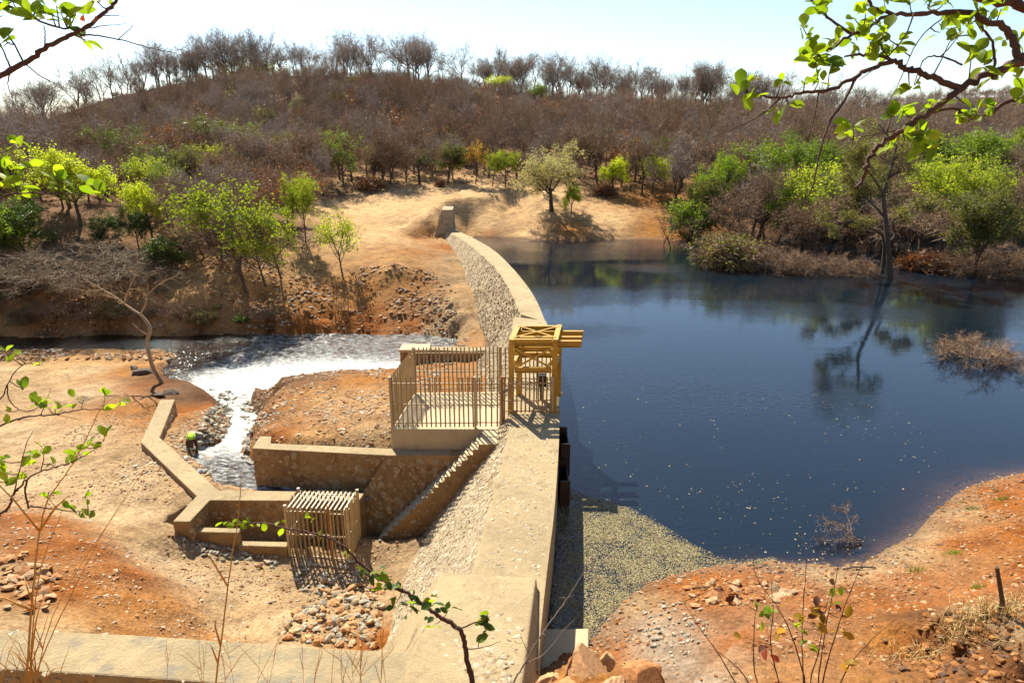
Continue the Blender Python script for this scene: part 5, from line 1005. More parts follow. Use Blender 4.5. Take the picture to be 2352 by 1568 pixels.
# ------------------------------------------------------------------ stones and rubble
def on_ground(px, py): 
    P = np.array([hit(a, b) for a, b in zip(px, py)]); return P
def frame_scatter(n, x0, x1, y0, y1, seed):
    r = np.random.default_rng(seed); X = r.uniform(x0, x1, n); Y = r.uniform(y0, y1, n); return X, Y, r
PAL_SOIL = [(0.36, 0.21, 0.10), (0.42, 0.28, 0.15), (0.30, 0.15, 0.06), (0.44, 0.34, 0.22), (0.36, 0.31, 0.23), (0.26, 0.13, 0.055)]
PAL_GREY = [(0.34, 0.33, 0.28), (0.28, 0.29, 0.26), (0.42, 0.40, 0.33), (0.36, 0.28, 0.19), (0.38, 0.24, 0.13)]
PAL_RED = [(0.27, 0.10, 0.028), (0.33, 0.15, 0.05), (0.22, 0.08, 0.022), (0.36, 0.23, 0.12), (0.30, 0.17, 0.07)]
# loose stones: right bank, left flat, banks of the river, mound
def loose(name, n, x0, x1, y0, y1, smin, smax, pal, seed, keep, clump=0.6, pw=3.0):
    X, Y, r_ = frame_scatter(n, x0, x1, y0, y1, seed); f = fbm(X*clump, Y*clump, 3, _tab2); m = f+r_.random(n)*0.35 > 0.62
    X, Y = X[m], Y[m]; Z = gfast(X, Y); px, py = PX(X, Y, Z); k = keep(X, Y, Z, px, py) & (px > -60) & (px < 2420) & (py < 1640); X, Y, Z = X[k], Y[k], Z[k]
    S = smin+(smax-smin)*r_.random(len(X))**pw; o = stone_cloud(name, np.stack([X, Y, Z], 1), S, pal, M['stone_attr'], None, None, STONES, seed)
    return o
STRUCT = [BLK, wp[:1] and [tuple(p[:2]) for p in far]+[tuple(p[:2]) for p in nearp], FW, [tuple(a[:2]) for a in UN]+[tuple(a[:2]) for a in footN[::-1]], [tuple(a[:2]) for a in US]+[tuple(a[:2]) for a in footS[::-1]], [pf_l, (0.1, pf_l[1]), (0.3, pb_r[1]), pb_l]]
def free(X, Y):
    m = np.ones(len(X), bool)
    for q in STRUCT: m &= ~inside(q, X, Y)
    return m
tag(loose('bank_stones', 28000, 0.9, 24, 9, 26, 0.025, 0.13, PAL_RED+PAL_SOIL[:3], 201, lambda X, Y, Z, px, py: free(X, Y) & (Z > -0.12), 0.5), 'loose reddish stones strewn over the near right bank')
tag(loose('shore_shingle', 16000, 0.9, 24, 11, 27, 0.03, 0.13, [(0.20, 0.13, 0.08), (0.13, 0.085, 0.05), (0.28, 0.20, 0.13)], 202, lambda X, Y, Z, px, py: free(X, Y) & (Z > -0.15) & (Z < 0.45), 0.8), 'dark shingle along the near water edge')
tag(loose('yard_stones', 26000, -22, -2.8, 11.5, 34, 0.025, 0.12, PAL_SOIL, 203, lambda X, Y, Z, px, py: free(X, Y) & (Z > -2.95), 0.45), 'small stones scattered over the yard below the dam')
tag(loose('mound_stones', 9000, -16, -3, 25, 41, 0.04, 0.2, PAL_SOIL+[(0.40, 0.36, 0.28)], 204, lambda X, Y, Z, px, py: free(X, Y) & (Z > level(X, Y)+0.1), 0.6), 'broken stones on the earth mound between the outlets')
tag(loose('river_bank_stones', 16000, -38, -2, 46, 62, 0.06, 0.36, PAL_RED+PAL_SOIL, 205, lambda X, Y, Z, px, py: free(X, Y) & (Z > -3.2), 0.35), 'stones and clods on the far river bank')
tag(loose('stream_stones', 9000, -30, -4, 24.5, 50, 0.08, 0.34, PAL_GREY+[(0.30, 0.18, 0.09)], 206, lambda X, Y, Z, px, py: free(X, Y) & (np.abs(Z-level(X, Y)) < 0.4) & (inside(RIV, X, Y) | inside(CHAN, X, Y) | (dist_poly(CHAN, X, Y) < 0.8)), 0.7), 'wet stones breaking the surface of the stream')
tag(loose('dam_foot_stones', 6000, -12, 0, 36, 72, 0.08, 0.34, [(0.30, 0.24, 0.17), (0.20, 0.15, 0.10), (0.40, 0.34, 0.25)], 207, lambda X, Y, Z, px, py: free(X, Y) & (Z > -3.2) & (px > 985) & (px < 1075), 0.8), 'dark broken rock along the foot of the spillway')
tag(loose('wood_litter', 14000, -60, 45, 84, 135, 0.1, 0.45, [(0.20, 0.11, 0.06), (0.12, 0.07, 0.04), (0.30, 0.19, 0.11)], 208, lambda X, Y, Z, px, py: (Z > 0.5) & ~inside(CLEAR, px, py), 0.3), 'dry litter and stones under the trees')
tag(loose('eroded_clods', 4500, 4, 12, 9.2, 12.5, 0.03, 0.18, [(0.15, 0.07, 0.025), (0.24, 0.10, 0.03), (0.28, 0.12, 0.03), (0.12, 0.065, 0.035)], 209, lambda X, Y, Z, px, py: (py > 1405) & (px > 2040+0.6*(1560-py)*(py < 1500)), 0.9, 2.0), 'dark clods and roots of the eroded bank at the lower right corner')
# rubble pile in front of the cage, each stone on its own
def pile(name, label, n, area, smin, smax, mat, seed, heap=0.25, lib=STONES, cat='rubble pile', water=None):
    r_ = np.random.default_rng(seed); o = empty(name); tag(o, label, cat); me = [stone_mesh('stone', v, M[mat]) for v in lib]; k = 0
    px0 = min(a[0] for a in area); px1 = max(a[0] for a in area); py0 = min(a[1] for a in area); py1 = max(a[1] for a in area)
    A = np.array([r_.uniform(px0, px1, n*4), r_.uniform(py0, py1, n*4)]).T; A = A[inside(area, A[:, 0], A[:, 1])][:n]
    P = on_ground(A[:, 0], A[:, 1]); S = smin+(smax-smin)*r_.random(len(P))**1.8
    for p, s_ in zip(P, S):
        z = max(p[2], water(p[0], p[1])) if water else p[2]
        q = inst('stone', me[r_.integers(len(me))], o, (p[0], p[1], z+s_*0.12+r_.random()*heap*0.5), tuple(r_.uniform(-.5, .5, 2))+(r_.random()*6.28,), s_)
    return o
pile('rubble_pile', 'heap of broken orange and grey building stones near the dam foot', 280, [(690,1395),(745,1340),(850,1310),(905,1335),(880,1400),(858,1490),(640,1480)], 0.07, 0.30, 'mixed_rock', 301, 0.18)
pile('shade_rubble', 'pale stones lying in the striped shadow of the cage', 90, [(670,1300),(815,1300),(840,1360),(690,1370)], 0.07, 0.24, 'grey_rock', 302, 0.08)
pile('cobble_bank', 'grey cobbles lining the left side of the outlet stream', 260, [(440,1015),(470,960),(520,905),(545,915),(525,1000),(470,1035),(440,1045)], 0.10, 0.32, 'grey_rock', 303, 0.15, water=lambda x, y: float(level(x, y))-0.02)
pile('stream_cobbles', 'stones along the right edge of the outlet stream', 90, [(560,935),(600,925),(585,985),(570,1030),(590,1085),(560,1075)], 0.10, 0.34, 'grey_rock', 304, 0.1, water=lambda x, y: float(level(x, y))-0.05)
pile('slab_heap', 'loose orange stone slabs on the spoil heap at the far left', 70, [(0,1280),(60,1280),(150,1320),(110,1410),(0,1410)], 0.08, 0.36, 'orange_rock', 305, 0.12, FLATST)
pile('wall_foot_stones', 'grey chips piled along the foot of the forked wall', 110, [(395,1222),(440,1228),(545,1270),(650,1290),(640,1310),(520,1300),(410,1255)], 0.06, 0.22, 'grey_rock', 306, 0.06)
pile('grey_rubble', 'grey rubble patch on the right bank behind the boulders', 120, [(1470,1400),(1570,1380),(1640,1430),(1600,1510),(1520,1530),(1480,1470)], 0.03, 0.13, 'grey_rock', 307, 0.06)
pile('bank_slabs', 'flat orange stones near the top of the right bank', 60, [(1560,1340),(1800,1330),(1850,1380),(1600,1400)], 0.08, 0.4, 'orange_rock', 308, 0.05, FLATST)
pile('outlet_rubble', 'broken rock around the pool below the second outlet', 45, [(990,740),(1040,620),(1052,700),(1052,770),(955,772)], 0.08, 0.28, 'grey_rock', 309, 0.1)
# boulders in the bottom foreground
def boulder(px, py, z, s, label, seed, mat='orange_rock', lo=0.25):
    r_ = np.random.default_rng(seed); import bmesh
    bm = bmesh.new(); bmesh.ops.create_icosphere(bm, subdivisions=5, radius=0.5); cuts = [Vector(r_.normal(size=3)).normalized() for _ in range(16)]; d_ = r_.uniform(0.20, 0.38, 16)
    for v in bm.verts:
        p = v.co.copy()
        for cn, dd in zip(cuts, d_):
            e_ = p.dot(cn)-dd
            if e_ > 0: p -= cn*e_*0.99
        p += p.normalized()*(float(fbm(np.array([p.x*6+seed]), np.array([p.y*6+p.z*5]), 4)[0])-.5)*0.05; p += cuts[0]*0.012*math.sin(p.dot(cuts[0])*60); v.co = p
    me = bpy.data.meshes.new('boulder'); bm.to_mesh(me); bm.free(); me.materials.append(M[mat]); p = W(px, py, z)
    o = inst('boulder', me, None, (p[0], p[1], z-lo*s[2]), (0, 0, r_.random()*6.28), s); tag(o, label, 'boulder', 'boulders at the near end of the dam'); return o
boulder(1345, 1545, 2.35, (2.0, 1.5, 1.3), 'largest pale orange boulder beside the near end of the dam', 11)
boulder(1465, 1562, 2.4, (1.5, 1.1, .8), 'flat orange boulder right of the largest one', 12)
boulder(1390, 1505, 2.0, (.45, .4, .5), 'small upright brown boulder behind the largest one', 13)
boulder(1265, 1568, 2.2, (1.1, 1.0, .9), 'sloping orange boulder against the end of the dam wall', 14)
boulder(1415, 1568, 2.6, (1.0, .7, .5), 'broad sloping orange boulder cut by the bottom border', 16)
boulder(1320, 1580, 2.5, (1.2, .8, .6), 'cracked orange boulder at the bottom border below the slab', 17)
boulder(1500, 1530, 1.9, (.6, .5, .4), 'small orange boulder at the right end of the boulders', 15)
for i, (px, py, s_) in enumerate([(395, 905, .7), (330, 858, .9), (310, 850, .6), (365, 912, .55)]):
    p = hit(px, py); o = inst('earth_clod', stone_mesh('earth_clod', STONES[i], M['bark']), None, (p[0], p[1], p[2]+.1), (.2, .1, i), (s_*1.3, s_, s_*.9)); tag(o, ['dark earth clod right of the leaning tree foot', 'large dark earth clod left of the leaning tree', 'smaller dark clod at the left end of the uprooted earth', 'dark clod below the leaning tree foot'][i], 'clod', 'earth clods by the leaning tree')

# ------------------------------------------------------------------ floating scum and leaves on the reservoir
def flakes(name, P, S, pal, seed, label):
    r_ = np.random.default_rng(seed); n = len(P); a = r_.random(n)*6.28; e1 = np.stack([np.cos(a), np.sin(a), r_.normal(0, .12, n)], 1); e2 = np.stack([-np.sin(a), np.cos(a), r_.normal(0, .12, n)], 1)*r_.uniform(.45, .9, (n, 1)); S = S[:, None]
    V = np.stack([P-e1*S, P+e2*S, P+e1*S, P-e2*S], 1).reshape(-1, 3); Fc = np.arange(4*n).reshape(-1, 4); pal = np.array(pal); c_ = pal[r_.integers(0, len(pal), n)]*r_.uniform(.6, 1.3, (n, 1))
    o = link(bpy.data.objects.new(name, np_mesh(name, V, Fc, M['stone_attr'], cols=np.repeat(c_, 4, 0)))); return tag(o, label, None, None, 'stuff')
SCUM = [W(px, py, 0)[:2] for px, py in [(1290,1060),(1310,1120),(1345,1135),(1420,1152),(1500,1190),(1570,1235),(1640,1272),(1700,1285),(1780,1278),(1800,1300),(1640,1310),(1490,1345),(1380,1450),(1340,1500),(1250,1460),(1268,1300),(1280,1150)]]
r_ = np.random.default_rng(71); q = np.array(SCUM); X = r_.uniform(q[:, 0].min(), q[:, 0].max(), 170000); Y = r_.uniform(q[:, 1].min(), q[:, 1].max(), 170000); ok = inside([tuple(p) for p in SCUM], X, Y)
X, Y = X[ok], Y[ok]; dd = dist_poly([tuple(p) for p in SCUM], X, Y); keep = r_.random(len(X)) < np.clip(0.15+dd*2.2, 0, 1); keep &= (X > np.interp(Y, UN[:, 1], UN[:, 0])+.01) & (r_.random(len(X)) < np.clip(fbm(X*1.5, Y*1.5, 3)*2.6-.35, .45, 1))
X, Y = X[keep], Y[keep]
flakes('floating_scum', np.stack([X, Y, 0.006+0.012*r_.random(len(X))], 1), r_.uniform(.009, .026, len(X)), [(0.30, 0.26, 0.11), (0.34, 0.29, 0.15), (0.24, 0.23, 0.08), (0.25, 0.16, 0.08), (0.17, 0.11, 0.06), (0.38, 0.33, 0.19)], 5, 'dense yellowish mat of floating leaves against the dam wall')
n = 1700; A = r_.random(n)**1.0; px = r_.uniform(1300, 2352, n); py = 1290-(1290-870)*r_.random(n)**1.6; f = fbm(px/110, py/45, 3); ok = (f > 0.56) | (r_.random(n) < 0.10)
P = np.array([W(a, b, .008) for a, b in zip(px[ok], py[ok])]); inn = inside(RES, P[:, 0], P[:, 1]); P = P[inn]
flakes('drifting_leaves', P, (.012+.034*r_.random(len(P))**2), [(0.46, 0.35, 0.17), (0.36, 0.23, 0.09), (0.52, 0.46, 0.28), (0.25, 0.16, 0.07)], 6, 'scattered pale leaves drifting on the open water')

# dead branches and the island bush in the reservoir
tree_at('bush_bare', 2245, 828, 772, 'bush', 'brown leafless bush sticking out of the open water at the right', 'bush', None, 1.5, .4, True)
def snag(name, label, limbs, bark, twig, **k): return limb_tree(name, label, limbs, bark, twig, None, cat='branch', **k)
ws = lambda L: [np.array([*W(px, py, 0)[:2], 0])+[0, 0, h] for px, py, h in L]
snag('dead_branch', 'dead forked branch lying in the shallow water near the right shore', [(ws([(1985,1250,-.05),(1955,1245,.25),(1925,1232,.45),(1895,1222,.35)]), .03, .012, .1), (ws([(1960,1250,.1),(1945,1225,.5),(1930,1215,.7)]), .022, .008, .1), (ws([(1975,1245,.1),(1940,1250,.2),(1890,1245,.05)]), .02, .008, .1)], 'grey_bark', 'twig', nch=(5, 4), twn=5, twl=(.1, .3), tww=.005)
for px0, py0, px1, py1, lab in [(1575,1357,1660,1356,'dry stick lying on the right bank'),(1935,1312,2010,1310,'dry stick at the water edge of the right bank'),(2270,1330,2352,1340,'dry branch lying on the slope behind the wooden stake'),(2190,1120,2235,1100,'stick poking out of the mud at the right shore')]:
    a = hit(px0, py0); b = hit(px1, py1); tag(MB().tube(smooth_path([(a[0], a[1], a[2]+.03), ((a[0]+b[0])/2, (a[1]+b[1])/2+.03, (a[2]+b[2])/2+.07), (b[0], b[1], b[2]+.04)], 4), [.022]*9, 6).build('stick', M['bark'], smooth=True), lab, 'stick')
p = hit(2297, 1412); zt_ = WY(2290, 1302, p[1])
tag(MB().tube([(p[0], p[1], p[2]-.1), (p[0]-.02, p[1], p[2]+.3), tuple(zt_)], [.05, .045, .035], 8).build('wooden_stake', M['bark'], smooth=False), 'dark wooden stake standing in the grass at the right border', 'stake')

# ------------------------------------------------------------------ grass, weeds
def blades(name, label, P, h, col, seed, bend=0.4, wd=0.006, kind='stuff'):
    r_ = np.random.default_rng(seed); n = len(P); a = r_.random(n)*6.28; H = h*r_.uniform(.5, 1.2, n); dx = np.cos(a)*H*bend*r_.random(n); dy = np.sin(a)*H*bend*r_.random(n); px_ = np.stack([-np.sin(a), np.cos(a), 0*a], 1)*wd
    P = np.asarray(P); mid = P+np.stack([dx*.35, dy*.35, H*.6], 1); tip = P+np.stack([dx, dy, H*(1-.3*np.hypot(dx, dy)/np.maximum(H, 1e-3))], 1)
    V = np.stack([P-px_, P+px_, mid-px_*.8, mid+px_*.8, tip], 1).reshape(-1, 3); o_ = np.arange(n)[:, None]*5
    Fc = np.vstack([o_+[0, 1, 3], o_+[0, 3, 2], o_+[2, 3, 4]]); o = link(bpy.data.objects.new(name, np_mesh(name, V, Fc, M[col]))); return tag(o, label, None, None, kind)
def ground_pts(n, px0, px1, py0, py1, seed):
    r_ = np.random.default_rng(seed); A = on_ground(r_.uniform(px0, px1, n), r_.uniform(py0, py1, n)); return A
c_ = W(2270, 1425, 3.7); rr = np.random.default_rng(8); G = np.stack([c_[0]+rr.normal(0, .8, 620), c_[1]+.25+rr.normal(0, .22, 620), np.zeros(620)], 1); G[:, 2] = ground(G[:, 0], G[:, 1])-.02
blades('dry_grass', 'pale dry grass hanging over the eroded bank at the lower right', G, .42, 'straw_pale' if 'straw_pale' in M else 'straw', 8, 1.1, .006)
for i, (px, py, lab) in enumerate([(2300, 1150, 'small green grass tuft on the upper right bank'), (2190, 1272, 'green grass tuft on the right bank above the shingle'), (2230, 1170, 'tiny green tuft nearest the right shoreline'), (2100, 1318, 'green seedling tuft low on the right bank'), (2240, 1355, 'green weed beside the wooden stake')]):
    p = hit(px, py); G = np.array(p)[None]+np.stack([rr.normal(0, .12, 70), rr.normal(0, .07, 70), np.zeros(70)], 1); G[:, 2] = ground(G[:, 0], G[:, 1]); o = blades('grass_tuft', lab, G, .13, 'grass_green', 20+i, .8, .006, 'stuff')
for i, (px, py, lab) in enumerate([(1415+135, 735, 'bright green plant on the dark river bank')]): pass
for px, py, pt, lab in [(556, 748, 722, 'round green plant low on the far river bank'), (500, 722, 700, 'green leafy plant at the top of the far river bank')]: tree_at('bush_green', px, py, pt, 'bush', lab, 'bush', None, 1.3)
for px, py, pt, lab in [(850, 440, 402, 'rust-red dead shrub at the left back of the clearing'), (1010, 428, 412, 'small rust shrub at the back of the clearing'), (1390, 452, 418, 'dead brush heap behind the right part of the clearing')]: tree_at('bush_rust', px, py, pt, 'bush', lab, 'bush', None, 1.3)

for i, (px, py, h) in enumerate([(60,745,38),(130,738,45),(205,745,40),(262,735,42),(330,742,36),(420,738,44),(470,745,34),(600,735,30)]): tree_at('bush_bare' if i % 3 else 'bush_mix', px, py, py-h, 'bank_scrub', 'leafless scrub hanging on the dark far river bank' if i % 3 else 'olive scrub on the dark far river bank', 'bush', 'scrub on the far river bank', 1.4)
# ------------------------------------------------------------------ worker in the stream
def person():
    p = W(446, 1046, -1.5); base = Vector((p[0], p[1], float(level(p[0], p[1]))-.06)); o = empty('person', base, rad(24)); tag(o, 'person in a lime vest bending down at the edge of the stream', 'person')
    def skin(name, nodes, edges, mat, sub=2):
        me = bpy.data.meshes.new(name); me.from_pydata([n[0] for n in nodes], edges, []); ob = link(bpy.data.objects.new(name, me), o); sk = ob.modifiers.new('skin', 'SKIN'); sk.use_smooth_shade = True
        for v, n in zip(me.skin_vertices[0].data, nodes): v.radius = (n[1], n[1] if len(n) < 3 else n[2])
        me.skin_vertices[0].data[0].use_root = True; s2 = ob.modifiers.new('sub', 'SUBSURF'); s2.levels = s2.render_levels = sub; me.materials.append(mat); return ob
    # faces the viewer, folded at the hips, arms hanging to the water
    N = [((0, .10, .90), .15, .13), ((0, -.08, 1.02), .15, .12), ((0, -.30, .98), .17, .12), ((0, -.44, .86), .09, .09), ((0, -.52, .77), .055), ((0, -.58, .67), .085, .10), ((0, -.60, .58), .075, .085),
         ((.12, .12, .82), .10), ((.15, .04, .46), .065), ((.15, .10, .09), .045), ((.15, -.04, .04), .045), ((-.12, .12, .82), .10), ((-.16, .02, .46), .065), ((-.16, .10, .09), .045), ((-.16, -.05, .04), .045),
         ((.19, -.38, .88), .065), ((.20, -.42, .58), .048), ((.12, -.44, .32), .036), ((.10, -.45, .23), .035), ((-.19, -.38, .88), .065), ((-.20, -.42, .58), .048), ((-.12, -.44, .32), .036), ((-.10, -.45, .23), .035)]
    E = [(0, 1), (1, 2), (2, 3), (3, 4), (4, 5), (5, 6), (0, 7), (7, 8), (8, 9), (9, 10), (0, 11), (11, 12), (12, 13), (13, 14), (2, 15), (15, 16), (16, 17), (17, 18), (2, 19), (19, 20), (20, 21), (21, 22)]
    M['skin'] = mat_plain('skin', (0.09, 0.042, 0.022), .5, .1, 20); M['lime_cloth'] = mat_plain('lime_cloth', (0.42, 0.72, 0.02), .8, .15, 12, .4, .01); M['dark_cloth'] = mat_plain('dark_cloth', (0.02, .018, .016), .8, .2, 12); M['pink_cloth'] = mat_plain('pink_cloth', (.62, .42, .36), .8, .2, 12); M['grey_band'] = mat_plain('grey_band', (.45, .45, .42), .5, .1, 12)
    skin('body', N, E, M['skin'])
    vest = [((0, .06, .93), .185, .165), ((0, -.08, 1.03), .19, .155), ((0, -.30, .99), .215, .155), ((0, -.43, .88), .14, .12)]
    v_ = skin('vest', vest, [(0, 1), (1, 2), (2, 3)], M['lime_cloth']); skin('shorts', [((0, .12, .86), .175, .155), ((.125, .12, .74), .12), ((.15, .07, .56), .09), ((-.125, .12, .74), .12), ((-.155, .06, .56), .09)], [(0, 1), (1, 2), (0, 3), (3, 4)], M['dark_cloth'])
    for s_ in (-1, 1):
        MB().tube(smooth_path([(s_*.10, .02, 1.10), (s_*.11, -.12, 1.185), (s_*.12, -.30, 1.15), (s_*.12, -.46, 1.0)], 4), [.018]*13, 5).build('reflective_strip', M['grey_band'], o, True)
        for k_, (dx, ln) in enumerate(((-.028, .07), (-.010, .085), (.010, .08), (.027, .065))): MB().tube([(s_*.10+dx, -.45, .225), (s_*.10+dx, -.47, .19), (s_*.10+dx*.9, -.455, .225-ln)], [.011, .010, .008], 5).build('finger', M['skin'], o, True)
        MB().tube([(s_*.10-s_*.03, -.45, .235), (s_*.05, -.475, .20), (s_*.045, -.48, .175)], [.013, .011, .009], 5).build('thumb', M['skin'], o, True)
    b = skin('hair', [((0, -.575, .665), .088, .10), ((0, -.59, .62), .085, .095)], [(0, 1)], M['dark_cloth'])
    sk = inst('cloth_bundle', stone_mesh('cloth_bundle', STONES[3], M['pink_cloth']), None, (base.x-.02, base.y-.44, base.z+.16), (0, 0, .4), (.34, .26, .5)); tag(sk, 'pale bundle of cloth held at the water by the bending person', 'cloth')
person()

# ------------------------------------------------------------------ foliage close to the viewer
def leaf_mesh(kind, mat, seed):
    r_ = random.Random(seed); n = 7; V = []; Fc = []; bend = r_.uniform(.15, .5); fold = r_.uniform(.12, .35)
    wf = {'ob': lambda t: .30*math.sin(math.pi*t**1.15)**.75+.002, 'el': lambda t: .25*math.sin(math.pi*t)**.8+.002}[kind]
    for i in range(n+1):
        t = i/n; x = t*math.cos(bend*t); z = -t*math.sin(bend*t)*.6; wd_ = wf(t)*(1+.06*math.sin(9*t+seed))
        V += [(x, -wd_, z+wd_*fold), (x, 0, z), (x, wd_, z+wd_*fold)]
        if i: a = 3*i; Fc += [(a-3, a-2, a+1, a), (a-2, a-1, a+2, a+1)]
    me = bpy.data.meshes.new('leaf'); me.from_pydata(V, [], Fc); me.materials.append(M[mat]); me.polygons.foreach_set('use_smooth', [True]*len(Fc)); me.update(); return me
LEAF = {k: [leaf_mesh(kd, k, i) for i, kd in enumerate(('ob', 'ob', 'el', 'ob'))] for k in ('leaf_front', 'leaf_deep', 'leaf_red', 'leaf_dry', 'leaf_gold')}
RF = random.Random(5)
def fine_limb(parent, pts, d, r0, r1, mat='red_bark', name='branch', knots=True):
    r0, r1 = r0*.78, r1*.78; P = np.array([WD(p[0], p[1], d+(p[2] if len(p) > 2 else 0)) for p in pts]); Q = smooth_path(P, 6); n = len(Q)
    Q = Q+np.array([[RF.gauss(0, r0*.25) for _ in range(3)] for _ in range(n)]); rr = [(r0+(r1-r0)*i/(n-1))*(1+(.22*RF.random() if knots and i % 4 == 0 else 0)) for i in range(n)]
    MB().tube([tuple(q) for q in Q], rr, 7).build(name, M[mat], parent, True); return Q
def cluster(parent, px, py, d, n, size, mat, near_pts, up=0.5, spread=9):
    c0 = Vector(WD(px, py, d))
    if near_pts is not None:
        q = near_pts[np.argmin(np.linalg.norm(near_pts-np.array(c0), axis=1))]
        if 0.012 < (Vector(q)-c0).length < 0.4: MB().tube([tuple(q), tuple((Vector(q)+c0)/2+Vector((0, 0, -.006))), tuple(c0)], [.0028, .0022, .0016], 5).build('twig', M['red_bark'], parent, True)
    for i in range(n):
        m = mat if isinstance(mat, str) else RF.choice(mat); s = size*RF.uniform(.55, 1.2)
        p = c0+Vector((RF.gauss(0, 1), RF.gauss(0, 1), RF.gauss(0, 1)))*spread/F*d*.5
        dv = Vector((RF.gauss(0, 1), RF.gauss(0, .7), RF.gauss(up, .8))).normalized(); rt_ = dv.to_track_quat('X', 'Z') @ Matrix.Rotation(RF.uniform(-1.2, 1.2), 3, 'X').to_quaternion()
        inst('leaf', RF.choice(LEAF[m]), parent, p, rt_.to_euler(), s)
# --- branch reaching in from the upper right
br = empty('overhanging_branch'); tag(br, 'leafy reddish branch reaching into the sky from the right', 'branch')
d0 = 2.6; L = []
L.append(fine_limb(br, [(3300,-260),(2900,-40),(2480,110),(2352,143),(2299,157),(2212,202),(2142,251),(2072,297),(2020,335),(1995,370),(1981,412),(1967,433)], d0, .024, .007))
L.append(fine_limb(br, [(2208,205),(2159,185),(2107,167),(2076,157),(2058,141),(2002,157),(1960,178),(1908,206),(1845,213),(1796,223),(1727,215),(1706,201)], d0, .016, .004))
L.append(fine_limb(br, [(2058,141),(2020,129),(1967,126),(1940,131)], d0, .010, .004))
L.append(fine_limb(br, [(1796,223),(1755,258),(1706,286),(1636,316)], d0, .005, .002))
L.append(fine_limb(br, [(2352,140),(2337,115),(2316,73),(2281,52),(2212,28),(2142,30),(2055,35),(1985,66),(1915,105),(1880,122)], d0, .020, .004))
L.append(fine_limb(br, [(2055,35),(2002,14),(1995,-20)], d0, .010, .006)); L.append(fine_limb(br, [(3300,-420),(2850,-120),(2480,40),(2352,17),(2316,7),(2264,-5),(2200,-40)], d0+.1, .028, .02))
L.append(fine_limb(br, [(1985,66),(1957,77),(1926,59),(1891,28),(1866,3),(1850,-20)], d0, .008, .004)); L.append(fine_limb(br, [(1967,178),(1933,241),(1908,276),(1891,321),(1880,366),(1870,415),(1859,447)], d0, .007, .003))
L.append(fine_limb(br, [(3300,-120),(2880,90),(2480,195),(2352,223),(2309,237),(2271,262),(2229,269),(2194,251),(2150,255),(2110,280),(2072,297)], d0+.05, .014, .005)); L.append(fine_limb(br, [(2299,157),(2280,180),(2285,140),(2275,90),(2250,60)], d0, .009, .005))
L.append(fine_limb(br, [(2072,297),(2030,305),(1990,312),(1960,320)], d0, .004, .002)); L.append(fine_limb(br, [(1880,215),(1872,260),(1860,300),(1825,350)], d0, .004, .0015)); L.append(fine_limb(br, [(2100,30),(2080,80),(2040,130),(1975,185)], d0-.05, .004, .002))
L.append(fine_limb(br, [(2180,30),(2120,80),(2090,130),(2060,200),(2040,240)], d0+.08, .0035, .0015)); L.append(fine_limb(br, [(2210,150),(2160,130),(2120,140),(2100,195)], d0+.06, .005, .002))
tx, ty, _ = WD(3300, -260, d0); tz0 = gz(tx, ty)-.2; MB().tube(smooth_path([(tx+.25, ty-.1, tz0), (tx+.1, ty, 12.2), (tx, ty, 13.6), (tx-.1, ty+.1, 15.5)], 5), np.linspace(.11, .05, 16).tolist(), 9).build('trunk', M['bark'], br, True)
LP = np.vstack(L)
for px, py, n in [(1706,200,5),(1700,222,4),(1735,225,3),(1790,245,2),(1795,185,3),(1812,240,2),(1842,60,4),(1855,92,4),(1838,128,5),(1870,155,5),(1850,180,3),(1880,130,5),(1900,120,4),(1862,135,5),(1895,150,4),(1905,165,3),(1880,190,4),(1965,85,3),(1972,108,3),(2000,100,5),(2010,40,4),(2030,75,5),(2020,100,4),(2060,100,4),(2045,115,3),(2132,250,4),(2160,240,4),(2050,262,5),(2072,255,4),(2095,298,5),(2120,310,5),(2145,340,6),(2102,330,5),(2080,325,4),(2045,335,3),(1960,297,5),(1955,318,3),(2182,95,4),(2200,85,4),(2232,125,5),(2160,75,4),(2258,150,4),(2290,172,4),(2222,282,5),(2235,275,4),(2240,248,5),(2280,240,4),(2300,180,3),(2332,175,4),(2340,240,3),(2100,197,3),(2090,207,3),(2217,60,4),(2240,45,5),(2272,38,4),(1870,18,4),(1882,14,4),(1990,20,5),(2090,8,5),(2130,10,5),(2172,5,5),(2250,18,5),(2310,92,4),(2342,95,4),(2030,-2,5),(2170,45,4),(2000,60,3),(1960,40,3),(1915,90,3),(2300,20,4)]:
    cluster(br, px, py, d0+RF.uniform(-.08, .08), n+(RF.random() < .3), .066, 'leaf_front', LP)
